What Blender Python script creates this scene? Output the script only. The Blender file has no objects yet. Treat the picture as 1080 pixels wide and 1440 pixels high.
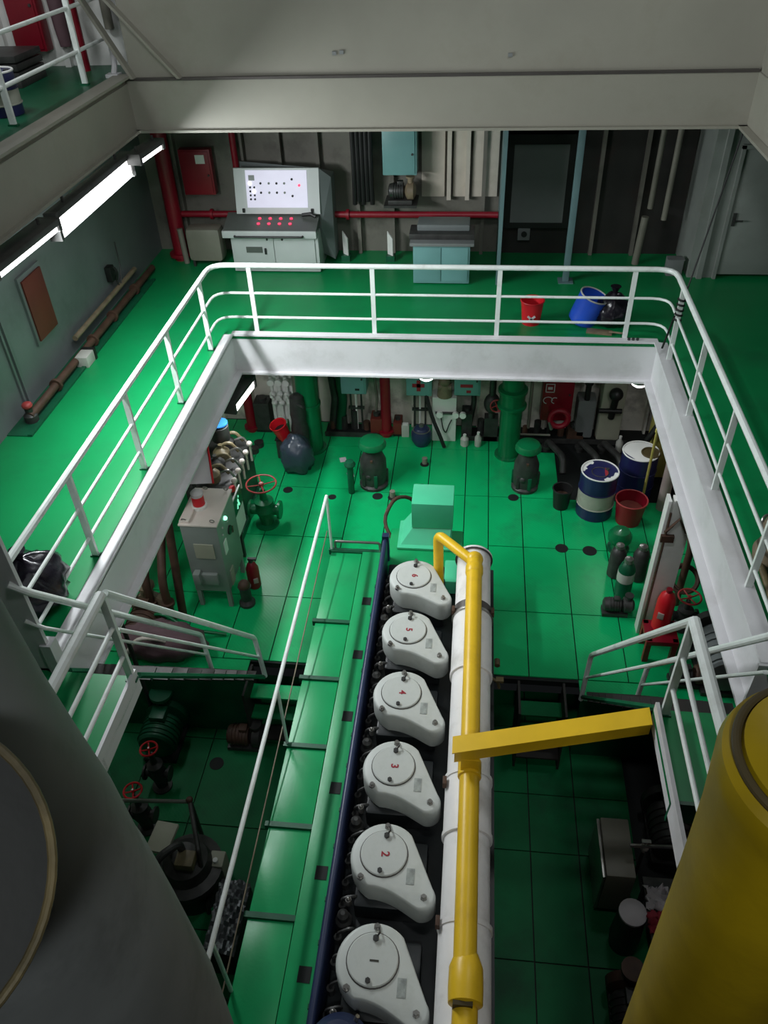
import bpy, bmesh, math, random
from mathutils import Vector, Matrix
random.seed(7)
S = bpy.context.scene
C = S.collection
# ------------------------------------------------------------------ camera
PITCH, YAW, ROLL = 0.690187, -0.130965, -0.0424755
cp, sp, cy, sy = math.cos(PITCH), math.sin(PITCH), math.cos(YAW), math.sin(YAW)
fwd = Vector((sy * cp, cy * cp, -sp)); rgt = Vector((cy, -sy, 0)); upv = rgt.cross(fwd)
r2 = math.cos(ROLL) * rgt + math.sin(ROLL) * upv
u2 = -math.sin(ROLL) * rgt + math.cos(ROLL) * upv
cam = bpy.data.objects.new('camera', bpy.data.cameras.new('camera')); C.objects.link(cam)
cam.matrix_world = Matrix(((r2.x, u2.x, -fwd.x, 0), (r2.y, u2.y, -fwd.y, 0), (r2.z, u2.z, -fwd.z, 5.5), (0, 0, 0, 1)))
cam.data.sensor_fit = 'VERTICAL'; cam.data.sensor_height = 36; cam.data.lens = 1115 / 1440 * 36
cam.data.clip_start = 0.05
S.camera = cam
# ------------------------------------------------------------------ world, exposure
w = bpy.data.worlds.new('world'); S.world = w; w.use_nodes = True
w.node_tree.nodes['Background'].inputs[0].default_value = (0.75, 0.85, 0.9, 1)
w.node_tree.nodes['Background'].inputs[1].default_value = 0.006
S.view_settings.view_transform = 'Standard'; S.view_settings.look = 'None'
S.view_settings.exposure = 0.0; S.view_settings.gamma = 1; S.view_settings.use_curve_mapping = False
S.cycles.use_denoising = True
S.cycles.max_bounces = 6
S.cycles.sample_clamp_indirect = 4

def area(name, loc, size, power, rot=(0, 0, 0), col=(0.93, 0.98, 1.0), sy_=None, parent=None):
    l = bpy.data.lights.new(name, 'AREA'); l.energy = power; l.color = col; l.size = size
    if sy_: l.shape = 'RECTANGLE'; l.size_y = sy_
    o = bpy.data.objects.new(name, l); C.objects.link(o); o.location = loc; o.rotation_euler = rot
    if parent: o.parent = parent
    return o
# unseen overhead lights added to brighten engine, girder faces and upper bulkhead
area('unseen_overhead_light', (2.4, 7.4, 8.0), 1.0, 72, (0, math.radians(12), 0))
area('unseen_overhead_light', (-0.3, 2.6, 7.6), 1.4, 130, (math.radians(80), 0, 0))

# unseen fill light added behind the viewer to lift the near columns
area('near_fill_light', (0.2, -1.6, 6.9), .5, 90, (math.radians(48), 0, 0))
# unseen fill light added above the upper port deck to brighten it
area('upper_deck_fill_light', (-5.3, 8.6, 6.0), .6, 26, (math.radians(15), 0, 0))

# ------------------------------------------------------------------ materials
def mat(name, rgb, rough=0.5, metal=0.0, var=0.12, nscale=2.5, bump=0.02, bscale=30, dirt=None, dirt_amt=0.5, dscale=1.5,
        emit=None, estr=0, coat=0, chequer=False, spec=0.5):
    m = bpy.data.materials.new(name); m.use_nodes = True
    nt = m.node_tree; N = nt.nodes; L = nt.links
    b = N['Principled BSDF']
    b.inputs['Roughness'].default_value = rough; b.inputs['Metallic'].default_value = metal
    b.inputs['Coat Weight'].default_value = coat; b.inputs['Specular IOR Level'].default_value = spec
    tc = N.new('ShaderNodeTexCoord')
    n1 = N.new('ShaderNodeTexNoise'); n1.inputs['Scale'].default_value = nscale; n1.inputs['Detail'].default_value = 6
    L.new(tc.outputs['Object'], n1.inputs['Vector'])
    mr = N.new('ShaderNodeMapRange'); mr.inputs['From Min'].default_value = 0.3; mr.inputs['From Max'].default_value = 0.7
    mr.inputs['To Min'].default_value = 1 - var; mr.inputs['To Max'].default_value = 1 + var
    L.new(n1.outputs['Fac'], mr.inputs['Value'])
    mx = N.new('ShaderNodeVectorMath'); mx.operation = 'SCALE'; mx.inputs[0].default_value = rgb
    L.new(mr.outputs['Result'], mx.inputs['Scale'])
    col = mx.outputs['Vector']
    if dirt:
        n2 = N.new('ShaderNodeTexNoise'); n2.inputs['Scale'].default_value = dscale; n2.inputs['Detail'].default_value = 8
        n2.inputs['Roughness'].default_value = 0.65
        L.new(tc.outputs['Object'], n2.inputs['Vector'])
        cr = N.new('ShaderNodeMapRange'); cr.inputs['From Min'].default_value = 0.52; cr.inputs['From Max'].default_value = 0.72
        cr.inputs['To Min'].default_value = 0; cr.inputs['To Max'].default_value = dirt_amt
        L.new(n2.outputs['Fac'], cr.inputs['Value'])
        mm = N.new('ShaderNodeMix'); mm.data_type = 'RGBA'
        L.new(cr.outputs['Result'], mm.inputs[0]); L.new(col, mm.inputs[6]); mm.inputs[7].default_value = (*dirt, 1)
        col = mm.outputs[2]
    L.new(col, b.inputs['Base Color'])
    if emit:
        b.inputs['Emission Color'].default_value = (*emit, 1); b.inputs['Emission Strength'].default_value = estr
    if chequer:
        mp = N.new('ShaderNodeMapping'); mp.inputs['Rotation'].default_value = (0, 0, math.pi / 4); mp.inputs['Scale'].default_value = (1, 1, 1)
        L.new(tc.outputs['Object'], mp.inputs['Vector'])
        ck = N.new('ShaderNodeTexChecker'); ck.inputs['Scale'].default_value = 36
        L.new(mp.outputs['Vector'], ck.inputs['Vector'])
        vo = N.new('ShaderNodeTexVoronoi'); vo.inputs['Scale'].default_value = 40; vo.inputs['Randomness'].default_value = 0
        mp2 = N.new('ShaderNodeMapping'); mp2.inputs['Scale'].default_value = (1, 0.6, 1); L.new(mp.outputs['Vector'], mp2.inputs['Vector'])
        L.new(mp2.outputs['Vector'], vo.inputs['Vector'])
        bp = N.new('ShaderNodeBump'); bp.inputs['Strength'].default_value = 0.35; bp.inputs['Distance'].default_value = 0.004
        L.new(vo.outputs['Distance'], bp.inputs['Height']); L.new(bp.outputs['Normal'], b.inputs['Normal'])
    elif bump:
        n3 = N.new('ShaderNodeTexNoise'); n3.inputs['Scale'].default_value = bscale; n3.inputs['Detail'].default_value = 3
        L.new(tc.outputs['Object'], n3.inputs['Vector'])
        bp = N.new('ShaderNodeBump'); bp.inputs['Strength'].default_value = min(1, bump * 10); bp.inputs['Distance'].default_value = 0.004
        L.new(n3.outputs['Fac'], bp.inputs['Height']); L.new(bp.outputs['Normal'], b.inputs['Normal'])
    return m
M = {}
M['bilge'] = mat('shaded_bilge_green', (0.002, 0.15, 0.048), 0.5, spec=0.25, var=0.25, nscale=1.2, dirt=(0.01, 0.03, 0.02), dirt_amt=0.6, dscale=0.9, chequer=True)  # plate green made darker, the pit's shade is put into the colour
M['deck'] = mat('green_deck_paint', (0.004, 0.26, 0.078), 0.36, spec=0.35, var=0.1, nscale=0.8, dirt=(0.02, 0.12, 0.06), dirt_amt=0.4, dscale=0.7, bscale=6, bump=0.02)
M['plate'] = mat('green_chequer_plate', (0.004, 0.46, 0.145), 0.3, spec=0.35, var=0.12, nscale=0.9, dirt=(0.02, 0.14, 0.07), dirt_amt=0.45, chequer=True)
M['catwalk'] = mat('light_green_enamel', (0.006, 0.36, 0.115), 0.33, var=0.08, dirt=(0.02, 0.2, 0.09), dirt_amt=0.3)
M['mint'] = mat('mint_green_enamel', (0.09, 0.62, 0.34), 0.35, var=0.05)
M['dkgreen'] = mat('dark_green_paint', (0.005, 0.10, 0.045), 0.4, var=0.2, dirt=(0.01, 0.02, 0.015), dirt_amt=0.5)
M['pipegreen'] = mat('pipe_green_gloss', (0.004, 0.16, 0.055), 0.28, var=0.12, coat=0.3)
M['blackgap'] = mat('bilge_black', (0.004, 0.006, 0.006), 0.7)
M['rail'] = mat('white_rail_paint', (0.84, 0.89, 0.86), 0.35, var=0.05, dirt=(0.35, 0.33, 0.28), dirt_amt=0.3, dscale=4)
M['coam'] = mat('grey_white_steel', (0.76, 0.75, 0.77), 0.5, var=0.06, nscale=1.2, dirt=(0.4, 0.39, 0.37), dirt_amt=0.45, dscale=1.0)
M['beam'] = mat('cream_bulkhead_paint', (0.28, 0.27, 0.225), 0.5, var=0.10, nscale=0.8, dirt=(0.19, 0.18, 0.14), dirt_amt=0.5, dscale=0.8)
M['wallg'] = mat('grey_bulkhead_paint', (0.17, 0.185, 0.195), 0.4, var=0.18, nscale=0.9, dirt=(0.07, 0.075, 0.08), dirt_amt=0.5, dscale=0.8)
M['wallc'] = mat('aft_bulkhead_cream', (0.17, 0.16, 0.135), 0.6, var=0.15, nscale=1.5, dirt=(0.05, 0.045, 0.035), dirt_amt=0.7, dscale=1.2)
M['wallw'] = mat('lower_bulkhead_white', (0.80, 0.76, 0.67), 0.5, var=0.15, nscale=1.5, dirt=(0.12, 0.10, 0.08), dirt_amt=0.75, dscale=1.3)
M['panelc'] = mat('cream_wall_panel', (0.62, 0.56, 0.48), 0.5, var=0.1, nscale=3, dirt=(0.3, 0.25, 0.19), dirt_amt=0.5)
M['nearblack'] = mat('shade_and_tread_black', (0.022, 0.020, 0.018), 0.6, var=0.3, nscale=2, dirt=(0.05, 0.02, 0.015), dirt_amt=0.4)  # near black: paints shade on back bulkhead and steps, also colours ladder treads
M['pink'] = mat('stained_white_bulkhead', (0.42, 0.33, 0.31), 0.5, var=0.15, dirt=(0.16, 0.09, 0.07), dirt_amt=0.6)
M['white'] = mat('white_enamel', (0.8, 0.8, 0.77), 0.35, var=0.06, dirt=(0.3, 0.29, 0.25), dirt_amt=0.3)
M['console'] = mat('console_grey', (0.5, 0.53, 0.52), 0.4, var=0.05)
M['cabin'] = mat('cabin_wall_paint', (0.25, 0.27, 0.25), 0.45, var=0.08, dirt=(0.15, 0.15, 0.12), dirt_amt=0.4)
M['consoled'] = mat('console_side_grey', (0.16, 0.18, 0.18), 0.45, var=0.08)
M['desk'] = mat('console_desk', (0.10, 0.11, 0.10), 0.35)
M['head'] = mat('cover_light_grey', (0.60, 0.63, 0.60), 0.42, var=0.06, nscale=3, dirt=(0.36, 0.40, 0.35), dirt_amt=0.5, dscale=3)
M['duct'] = mat('lagging_white_cloth', (0.90, 0.88, 0.87), 0.5, var=0.06, dirt=(0.36, 0.33, 0.28), dirt_amt=0.45, dscale=2, bump=0.04, bscale=12)
M['band'] = mat('dark_steel_band', (0.10, 0.09, 0.085), 0.4, metal=0.5)
M['yellow'] = mat('yellow_pipe_paint', (0.92, 0.58, 0.02), 0.38, var=0.08, dirt=(0.5, 0.26, 0.02), dirt_amt=0.4, dscale=2)
M['yellow2'] = mat('ochre_yellow_paint', (0.38, 0.26, 0.004), 0.42, var=0.25, nscale=2.2, dirt=(0.2, 0.13, 0.006), dirt_amt=0.5, dscale=1.6)
M['groove'] = mat('brown_gasket', (0.07, 0.05, 0.015), 0.7)
M['exh'] = mat('dark_grey_lagging', (0.17, 0.18, 0.175), 0.6, var=0.18, nscale=1.6, dirt=(0.05, 0.055, 0.052), dirt_amt=0.6, dscale=1.8, bump=0.05, bscale=9)
M['exhd'] = mat('soot_black', (0.018, 0.019, 0.017), 0.7)
M['brass'] = mat('brown_brass_ring', (0.13, 0.10, 0.045), 0.5, metal=0.2, var=0.5, nscale=5, dirt=(0.04, 0.035, 0.02), dirt_amt=0.9, dscale=4)
M['blue'] = mat('navy_blue_paint', (0.022, 0.035, 0.09), 0.38, var=0.15)
M['engine'] = mat('engine_black_green', (0.008, 0.011, 0.012), 0.4, var=0.3)
M['steel'] = mat('bare_steel', (0.36, 0.35, 0.33), 0.32, metal=0.85)
M['foil'] = mat('dull_foil', (0.2, 0.21, 0.22), 0.5, metal=0.8)
M['dsteel'] = mat('dark_machinery_steel', (0.05, 0.05, 0.048), 0.45, metal=0.3, var=0.3, nscale=8)
M['brown'] = mat('rusty_brown_steel', (0.075, 0.038, 0.024), 0.6, var=0.3, nscale=6)
M['olive'] = mat('olive_machinery', (0.16, 0.13, 0.07), 0.45, var=0.3, nscale=8)
M['tan'] = mat('tan_machinery', (0.22, 0.17, 0.11), 0.5, var=0.3, nscale=6)
M['red'] = mat('fire_red_paint', (0.23, 0.004, 0.016), 0.42, var=0.1)
M['redb'] = mat('bright_red_plastic', (0.62, 0.01, 0.02), 0.4, var=0.08)
M['redbrown'] = mat('red_primer', (0.15, 0.024, 0.016), 0.55, var=0.12)
M['wheelred'] = mat('handwheel_red', (0.42, 0.05, 0.05), 0.45)
M['teal'] = mat('teal_cabinet_paint', (0.17, 0.36, 0.36), 0.4, var=0.06)
M['tealp'] = mat('teal_post_paint', (0.13, 0.22, 0.23), 0.45, var=0.08)
M['drum'] = mat('drum_blue', (0.016, 0.017, 0.085), 0.35, var=0.15)
M['drumw'] = mat('drum_white_band', (0.42, 0.42, 0.36), 0.45, var=0.15, dirt=(0.2, 0.19, 0.13), dirt_amt=0.6, dscale=6)
M['bagb'] = mat('black_plastic_bag', (0.012, 0.010, 0.016), 0.22, bump=0.1, bscale=8)
M['baggrey'] = mat('blue_grey_plastic_bag', (0.05, 0.07, 0.10), 0.3, bump=0.1, bscale=8)
M['pinkcloth'] = mat('dusty_pink_tarpaulin', (0.15, 0.085, 0.10), 0.7, var=0.2)
M['black'] = mat('black_rubber', (0.010, 0.010, 0.010), 0.5)
M['bottle'] = mat('white_plastic_bottle', (0.5, 0.5, 0.46), 0.4)
M['bluep'] = mat('blue_plastic', (0.02, 0.09, 0.6), 0.35)
M['bluel'] = mat('light_blue_cloth', (0.02, 0.16, 0.5), 0.6)
M['cabg'] = mat('cabinet_grey_green', (0.23, 0.26, 0.24), 0.42, var=0.08)
M['cabt'] = mat('cabinet_cream_top', (0.72, 0.64, 0.58), 0.45, var=0.08)
M['cream'] = mat('cream_box', (0.36, 0.36, 0.28), 0.5, var=0.08)
M['creamd'] = mat('dirty_cream_box', (0.22, 0.21, 0.17), 0.5, var=0.12)
M['board'] = mat('grey_white_board', (0.19, 0.20, 0.20), 0.5, var=0.06)
M['signg'] = mat('exit_sign_green', (0.0, 0.09, 0.03), 0.4)
M['glow_g'] = mat('lit_green_pictogram', (0.3, 0.9, 0.6), 0.4, emit=(0.25, 0.95, 0.6), estr=0.8)
M['ylpipe'] = mat('thin_yellow_pipe', (0.42, 0.36, 0.09), 0.45)
M['numred'] = mat('stencil_red', (0.34, 0.015, 0.03), 0.6)
M['numblk'] = mat('stencil_black', (0.03, 0.03, 0.02), 0.6)
M['cloth'] = mat('white_cotton_rag', (0.6, 0.56, 0.58), 0.8)
M['clothr'] = mat('red_cotton_rag', (0.34, 0.03, 0.05), 0.8)
M['lamp'] = mat('lit_fluorescent', (1, 1, 1), 0.4, emit=(1.0, 0.99, 0.99), estr=5)
M['lampdim'] = mat('lit_diffuser', (1, 1, 1), 0.4, emit=(1.0, 0.98, 0.98), estr=2.2)
M['screen'] = mat('backlit_panel', (0.35, 0.35, 0.4), 0.4, emit=(0.80, 0.78, 0.98), estr=0.55, bump=0)
M['ledred'] = mat('lit_red_lamp', (0.7, 0.02, 0.06), 0.4, emit=(1.0, 0.05, 0.12), estr=1.6)
M['ledwhite'] = mat('lit_white_lamp', (1, 1, 1), 0.4, emit=(1, 0.95, 1), estr=3)
M['ledgreen'] = mat('lit_green_lamp', (0.3, 1, 0.6), 0.4, emit=(0.25, 1, 0.55), estr=3)

# ------------------------------------------------------------------ mesh builder
class MB:
    def __init__(s): s.bm = bmesh.new()
    def _xf(s, vs, mat_):
        for v in vs: v.co = mat_ @ v.co
    def box(s, x0, x1, y0, y1, z0, z1, bev=0.0, rz=0, rx=0, ry=0):
        r = bmesh.ops.create_cube(s.bm, size=1)['verts']
        c = Vector(((x0 + x1) / 2, (y0 + y1) / 2, (z0 + z1) / 2))
        R = Matrix.Rotation(rz, 4, 'Z') @ Matrix.Rotation(ry, 4, 'Y') @ Matrix.Rotation(rx, 4, 'X')
        s._xf(r, Matrix.Translation(c) @ R @ Matrix.Diagonal((abs(x1 - x0), abs(y1 - y0), abs(z1 - z0), 1)))
        if bev:
            es = list({e for v in r for e in v.link_edges})
            bmesh.ops.bevel(s.bm, geom=es, offset=bev, segments=2, affect='EDGES', profile=0.6)
        return s
    def cyl(s, p0, p1, r0, r1=None, seg=16, caps=True):
        p0, p1 = Vector(p0), Vector(p1); d = p1 - p0
        r = bmesh.ops.create_cone(s.bm, cap_ends=caps, segments=seg, radius1=r0, radius2=r0 if r1 is None else r1, depth=d.length)['verts']
        s._xf(r, Matrix.Translation((p0 + p1) / 2) @ d.to_track_quat('Z', 'Y').to_matrix().to_4x4())
        return s
    def sph(s, c, r, u=16, v=10):
        if not hasattr(r, '__len__'): r = (r, r, r)
        q = bmesh.ops.create_uvsphere(s.bm, u_segments=u, v_segments=v, radius=1)['verts']
        s._xf(q, Matrix.Translation(c) @ Matrix.Diagonal((*r, 1))); return s
    def lathe(s, c, prof, seg=24, axis=(0, 0, 1)):
        c = Vector(c); Q = Vector(axis).to_track_quat('Z', 'Y')
        rings = []
        for (r, z) in prof:
            rings.append([s.bm.verts.new(c + Q @ Vector((max(r, 1e-4) * math.cos(2 * math.pi * i / seg), max(r, 1e-4) * math.sin(2 * math.pi * i / seg), z))) for i in range(seg)])
        for a, b in zip(rings, rings[1:]):
            for i in range(seg):
                s.bm.faces.new((a[i], a[(i + 1) % seg], b[(i + 1) % seg], b[i]))
        s.bm.faces.new(list(reversed(rings[0]))); s.bm.faces.new(rings[-1]); return s
    def tube(s, pts, r, seg=10, rad=0.0, closed=False, sub=4):
        P = [Vector(p) for p in pts]
        if rad > 0 and len(P) > 2:
            Q = [P[0]]
            for a, b, c in zip(P, P[1:], P[2:]):
                d1, d2 = (a - b), (c - b); k = min(rad, d1.length * .48, d2.length * .48)
                s0, s1 = b + d1.normalized() * k, b + d2.normalized() * k
                for i in range(sub + 1):
                    t = i / sub; Q.append((1 - t) ** 2 * s0 + 2 * t * (1 - t) * b + t * t * s1)
            Q.append(P[-1]); P = Q
        rings = []; prev = None; n = len(P)
        for i, p in enumerate(P):
            if closed: d = (P[(i + 1) % n] - P[i - 1])
            else: d = (P[min(i + 1, n - 1)] - P[max(i - 1, 0)])
            d.normalize()
            if prev is None:
                a = Vector((0, 0, 1)) if abs(d.z) < .9 else Vector((1, 0, 0)); x = d.cross(a).normalized()
            else:
                x = (prev - d * prev.dot(d)); x = x.normalized() if x.length > 1e-6 else d.orthogonal().normalized()
            y = d.cross(x); prev = x
            rr = r[i] if hasattr(r, '__len__') else r
            rings.append([s.bm.verts.new(p + rr * (math.cos(2 * math.pi * k / seg) * x + math.sin(2 * math.pi * k / seg) * y)) for k in range(seg)])
        pr = list(zip(rings, rings[1:])) + ([(rings[-1], rings[0])] if closed else [])
        for a, b in pr:
            for k in range(seg): s.bm.faces.new((a[k], a[(k + 1) % seg], b[(k + 1) % seg], b[k]))
        if not closed: s.bm.faces.new(list(reversed(rings[0]))); s.bm.faces.new(rings[-1])
        return s
    def ring(s, c, R, r, axis=(0, 0, 1), n=28, seg=8):
        Q = Vector(axis).to_track_quat('Z', 'Y'); c = Vector(c)
        return s.tube([c + Q @ Vector((R * math.cos(2 * math.pi * i / n), R * math.sin(2 * math.pi * i / n), 0)) for i in range(n)], r, seg, closed=True)
    def prism(s, poly, z0, z1, M_=None):
        a = [s.bm.verts.new((x, y, z0)) for x, y in poly]; b = [s.bm.verts.new((x, y, z1)) for x, y in poly]; n = len(poly)
        s.bm.faces.new(list(reversed(a))); s.bm.faces.new(b)
        for i in range(n): s.bm.faces.new((a[i], a[(i + 1) % n], b[(i + 1) % n], b[i]))
        if M_ is not None: s._xf(a + b, M_)
        return s
    def hull8(s, pts):  # 8 corners: 4 bottom ccw, 4 top ccw
        v = [s.bm.verts.new(p) for p in pts]
        for f in ((3, 2, 1, 0), (4, 5, 6, 7), (0, 1, 5, 4), (1, 2, 6, 5), (2, 3, 7, 6), (3, 0, 4, 7)): s.bm.faces.new([v[i] for i in f])
        return s
    def jitter(s, a):
        for v in s.bm.verts: v.co += Vector((random.uniform(-a, a), random.uniform(-a, a), random.uniform(-a, a) * .7))
        return s

def build(name, mb, m, parent=None, world=True, ang=35, hero_bevel=0):
    bm = mb.bm
    bmesh.ops.recalc_face_normals(bm, faces=bm.faces)
    if world and parent is not None:
        o = parent; off = Vector((0, 0, 0))
        while o is not None: off += o.location; o = o.parent
        for v in bm.verts: v.co -= off
    for f in bm.faces: f.smooth = True
    for e in bm.edges:
        if len(e.link_faces) == 2 and e.calc_face_angle(0) > math.radians(ang): e.smooth = False
    me = bpy.data.meshes.new(name); bm.to_mesh(me); bm.free(); me.materials.append(m)
    ob = bpy.data.objects.new(name, me); C.objects.link(ob)
    if parent is not None: ob.parent = parent
    return ob

def tag(o, label=None, cat=None, group=None, kind=None):
    if label: o['label'] = label
    if cat: o['category'] = cat
    if group: o['group'] = group
    if kind: o['kind'] = kind
    return o
def thing(name, label, cat, loc, group=None, rz=0):
    o = bpy.data.objects.new(name, None); C.objects.link(o); o.location = loc; o.rotation_euler = (0, 0, rz)
    return tag(o, label, cat, group)
def struct(name, mb, m, label=None, parent=None):
    o = build(name, mb, m, parent); 
    if parent is None: o['kind'] = 'structure'
    if label: o['label'] = label
    return o
def sroot(name, label, loc=(0, 0, 0)):
    o = bpy.data.objects.new(name, None); C.objects.link(o); o.location = loc; o['kind'] = 'structure'; o['label'] = label
    return o
def copy_tree(o, parent=None):
    c = o.copy(); C.objects.link(c)
    if parent is not None: c.parent = parent
    for ch in list(o.children):
        copy_tree(ch, c)
    return c
def text(name, s, size, loc, m, parent, rot=(0, 0, 0), ext=0.002):
    cu = bpy.data.curves.new('txt', 'FONT'); cu.body = s; cu.size = size; cu.extrude = ext; cu.align_x = 'CENTER'; cu.align_y = 'CENTER'
    cu.offset = size * 0.02
    t = bpy.data.objects.new('tmp', cu); C.objects.link(t)
    dg = bpy.context.evaluated_depsgraph_get(); me = bpy.data.meshes.new_from_object(t.evaluated_get(dg))
    bpy.data.objects.remove(t); me.materials.clear(); me.materials.append(m)
    o = bpy.data.objects.new(name, me); C.objects.link(o); o.parent = parent; o.location = loc; o.rotation_euler = rot
    return o

ZF = -3.0      # lower floor
ZP = -4.2      # pit floor
# ================================================================== STRUCTURE
# lower floor of green chequer plates
fl = struct('floor', MB().box(-5.8, 4.9, 8.6, 12.95, ZF - .12, ZF - .022).box(-5.8, -1.95, 6.88, 8.6, ZF - .12, ZF - .022).box(.4, 4.9, 6.86, 8.6, ZF - .12, ZF - .022), M['blackgap'], 'lower engine room floor laid with green chequered plates')
def plates(parent, xs, ys, z, m, gap=.008, skip=None):
    for i in range(len(xs) - 1):
        for j in range(len(ys) - 1):
            x0, x1, y0, y1 = xs[i] + gap, xs[i + 1] - gap, ys[j] + gap, ys[j + 1] - gap
            if skip and skip(x0, x1, y0, y1): continue
            dz = random.uniform(-.002, .002)
            build('floor_plate', MB().box(x0, x1, y0, y1, z - .02, z + dz), m, parent)
xsL = [-5.8, -5.2, -4.55, -3.9, -3.25, -2.6, -1.95]
xsR = [0.40, 0.95, 1.60, 2.25, 2.90, 3.55, 4.2, 4.9]
xsM = [-1.95, -1.3, -0.65, 0.0, 0.40]
plates(fl, xsL, [6.9, 8.13, 9.5, 10.8, 12.1, 12.9], ZF, M['plate'])
plates(fl, xsR, [6.9, 8.08, 9.48, 10.74, 12.1, 12.9], ZF, M['plate'], skip=lambda x0, x1, y0, y1: (x0 > 1.5 and y0 > 10.7) or (x0 > .9 and y0 > 12))
plates(fl, xsM, [8.7, 9.4, 10.74, 12.1, 12.9], ZF, M['plate'])
plates(fl, [0.02, 0.4], [7.62, 8.7], ZF, M['plate'])
# edge strip and front faces
build('edge_plate', MB().box(-5.8, -2.86, 6.6, 6.89, ZF - .02, ZF), M['plate'], fl)
build('edge_plate', MB().box(1.6, 4.9, 6.6, 6.89, ZF - .02, ZF), M['plate'], fl)
struct('wall_step', MB().box(-5.8, -2.86, 6.56, 6.6, ZP, ZF), M['dkgreen'], 'dark green riser below the port edge of the lower floor')
struct('wall_step', MB().box(1.6, 4.9, 6.56, 6.6, ZP, ZF), M['dkgreen'], 'dark green riser below the starboard edge of the lower floor')
# pit floor
pf = struct('floor', MB().box(-5.8, 4.9, 0.2, 7.6, ZP - .14, ZP - .022), M['blackgap'], 'sunken bilge floor of green plates darkened for shade beside the engine')
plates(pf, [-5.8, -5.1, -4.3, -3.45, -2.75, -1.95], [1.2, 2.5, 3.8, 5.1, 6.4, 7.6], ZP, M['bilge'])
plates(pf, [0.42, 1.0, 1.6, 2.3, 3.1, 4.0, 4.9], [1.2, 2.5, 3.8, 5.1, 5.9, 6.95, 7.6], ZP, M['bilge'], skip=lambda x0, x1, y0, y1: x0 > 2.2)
# steps between the two floor levels
for nm, x0, x1, lab in (('steps', -2.84, -1.97, 'short dark green steps from bilge floor up to the chequered floor, port side of catwalk'),
                        ('steps', 0.80, 1.42, 'short dark green steps from bilge floor up to the chequered floor, starboard side of duct')):
    st = thing(nm, lab, 'steps', ((x0 + x1) / 2, 6.6, ZP))
    for sx in (x0, x1 - .03): build('side_panel', MB().box(sx, sx + .03, 6.3, 6.84, ZP, ZF - .02), M['nearblack'], st)
    for k in range(3):
        z = ZF - .3 - .3 * k; y = 6.6 - .12 * k
        build('tread', MB().box(x0 + .03, x1 - .03, y - .1, y + .13, z - .03, z), M['plate'] if (k == 0 and x0 < 0) else (M['bilge'] if k < 2 else M['nearblack']), st)  # lower treads take darker tones, shade painted into the step opening

# mid deck
md = struct('floor', MB().box(-5.8, -3.61, 4.2, 14.0, -.06, 0).box(-3.61, 2.66, 10.63, 14.0, -.06, 0).box(2.66, 6.4, 4.6, 14.0, -.06, 0), M['deck'], 'glossy green painted middle deck around the opening')
# coaming girders (web plus flange)
struct('trim_1', MB().box(-3.61, 2.66, 10.63, 10.66, -.6, .02).box(-3.61, 2.66, 10.56, 10.76, -.63, -.6).box(-3.61, 2.66, 10.60, 10.72, .002, .03), M['coam'], 'grey-white girder face along the back edge of the deck opening')
struct('trim_2', MB().box(-3.64, -3.61, 4.2, 10.63, -.6, .02).box(-3.74, -3.52, 4.2, 10.56, -.63, -.6).box(-3.72, -3.58, 4.2, 10.60, .002, .03), M['coam'], 'grey-white girder face along the port edge of the deck opening')
struct('trim_3', MB().box(2.66, 2.69, 4.75, 10.63, -.6, .02).box(2.56, 2.8, 4.75, 10.56, -.63, -.6).box(2.60, 2.78, 4.75, 10.60, .002, .03).box(2.58, 2.8, 4.72, 4.75, -.63, .02), M['coam'], 'grey-white girder face along the starboard edge of the deck opening')
# landings
for lab, x0, x1, e in (('green steel landing at the head of the port ladder', -5.8, -2.8, -2.8), ('green steel landing at the head of the starboard ladder', 1.62, 4.6, 1.62)):
    s_ = 1 if e < 0 else -1
    struct('floor', MB().box(x0, x1, 3.38, 4.2, -.05, 0), M['deck'], lab)
    struct('trim_4', MB().box(e - .015 * (1 + s_), e + .015 * (1 - s_) + .0, 2.94 if e > 0 else 3.15, 4.2, -.16, .1), M['coam'], 'thin white toe plate along the edge of the ' + ('port' if e < 0 else 'starboard') + ' landing')
    struct('trim_5', MB().box(x0, x1, 3.35, 3.38, -.25, .0), M['dkgreen'], 'dark green end plate of the ' + ('port' if e < 0 else 'starboard') + ' landing')

# walls
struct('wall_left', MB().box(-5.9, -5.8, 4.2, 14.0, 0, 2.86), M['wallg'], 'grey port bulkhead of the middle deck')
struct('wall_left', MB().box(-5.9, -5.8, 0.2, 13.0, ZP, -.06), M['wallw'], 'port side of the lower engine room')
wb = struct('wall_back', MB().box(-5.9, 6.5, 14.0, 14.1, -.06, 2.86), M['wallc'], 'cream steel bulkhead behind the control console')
for x in (-5.2, -4.0, -3.35, -2.7, -2.05, -1.45, 0.1, 2.0, 2.7): 
    build('stiffener', MB().box(x - .03, x + .03, 13.86, 14.0, 0, 2.86), M['wallc'], wb)
build('dark_panel', MB().box(.42, 3.46, 13.95, 14.0, 0, 2.86), M['nearblack'], wb)  # dark sheet added to paint the shade right of the partition
for x in (-0.47, -0.16): build('stiffener', MB().box(x - .05, x + .02, 13.84, 14.0, .95, 2.86), M['panelc'], wb)
for k, (x0, x1) in enumerate(((-.95, -.56), (-.42, -.2), (-.1, .33))):
    build('wall_panel', MB().box(x0, x1, 13.93, 13.99, .98, 2.84, .01), M['panelc'], wb)
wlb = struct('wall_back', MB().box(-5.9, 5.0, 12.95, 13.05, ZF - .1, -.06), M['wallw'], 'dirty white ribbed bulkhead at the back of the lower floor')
x = -5.4
while x < 4.8:
    build('stiffener', MB().box(x - .02, x + .02, 12.8, 12.95, ZF, -.1), M['wallw'], wlb); x += .62
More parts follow.
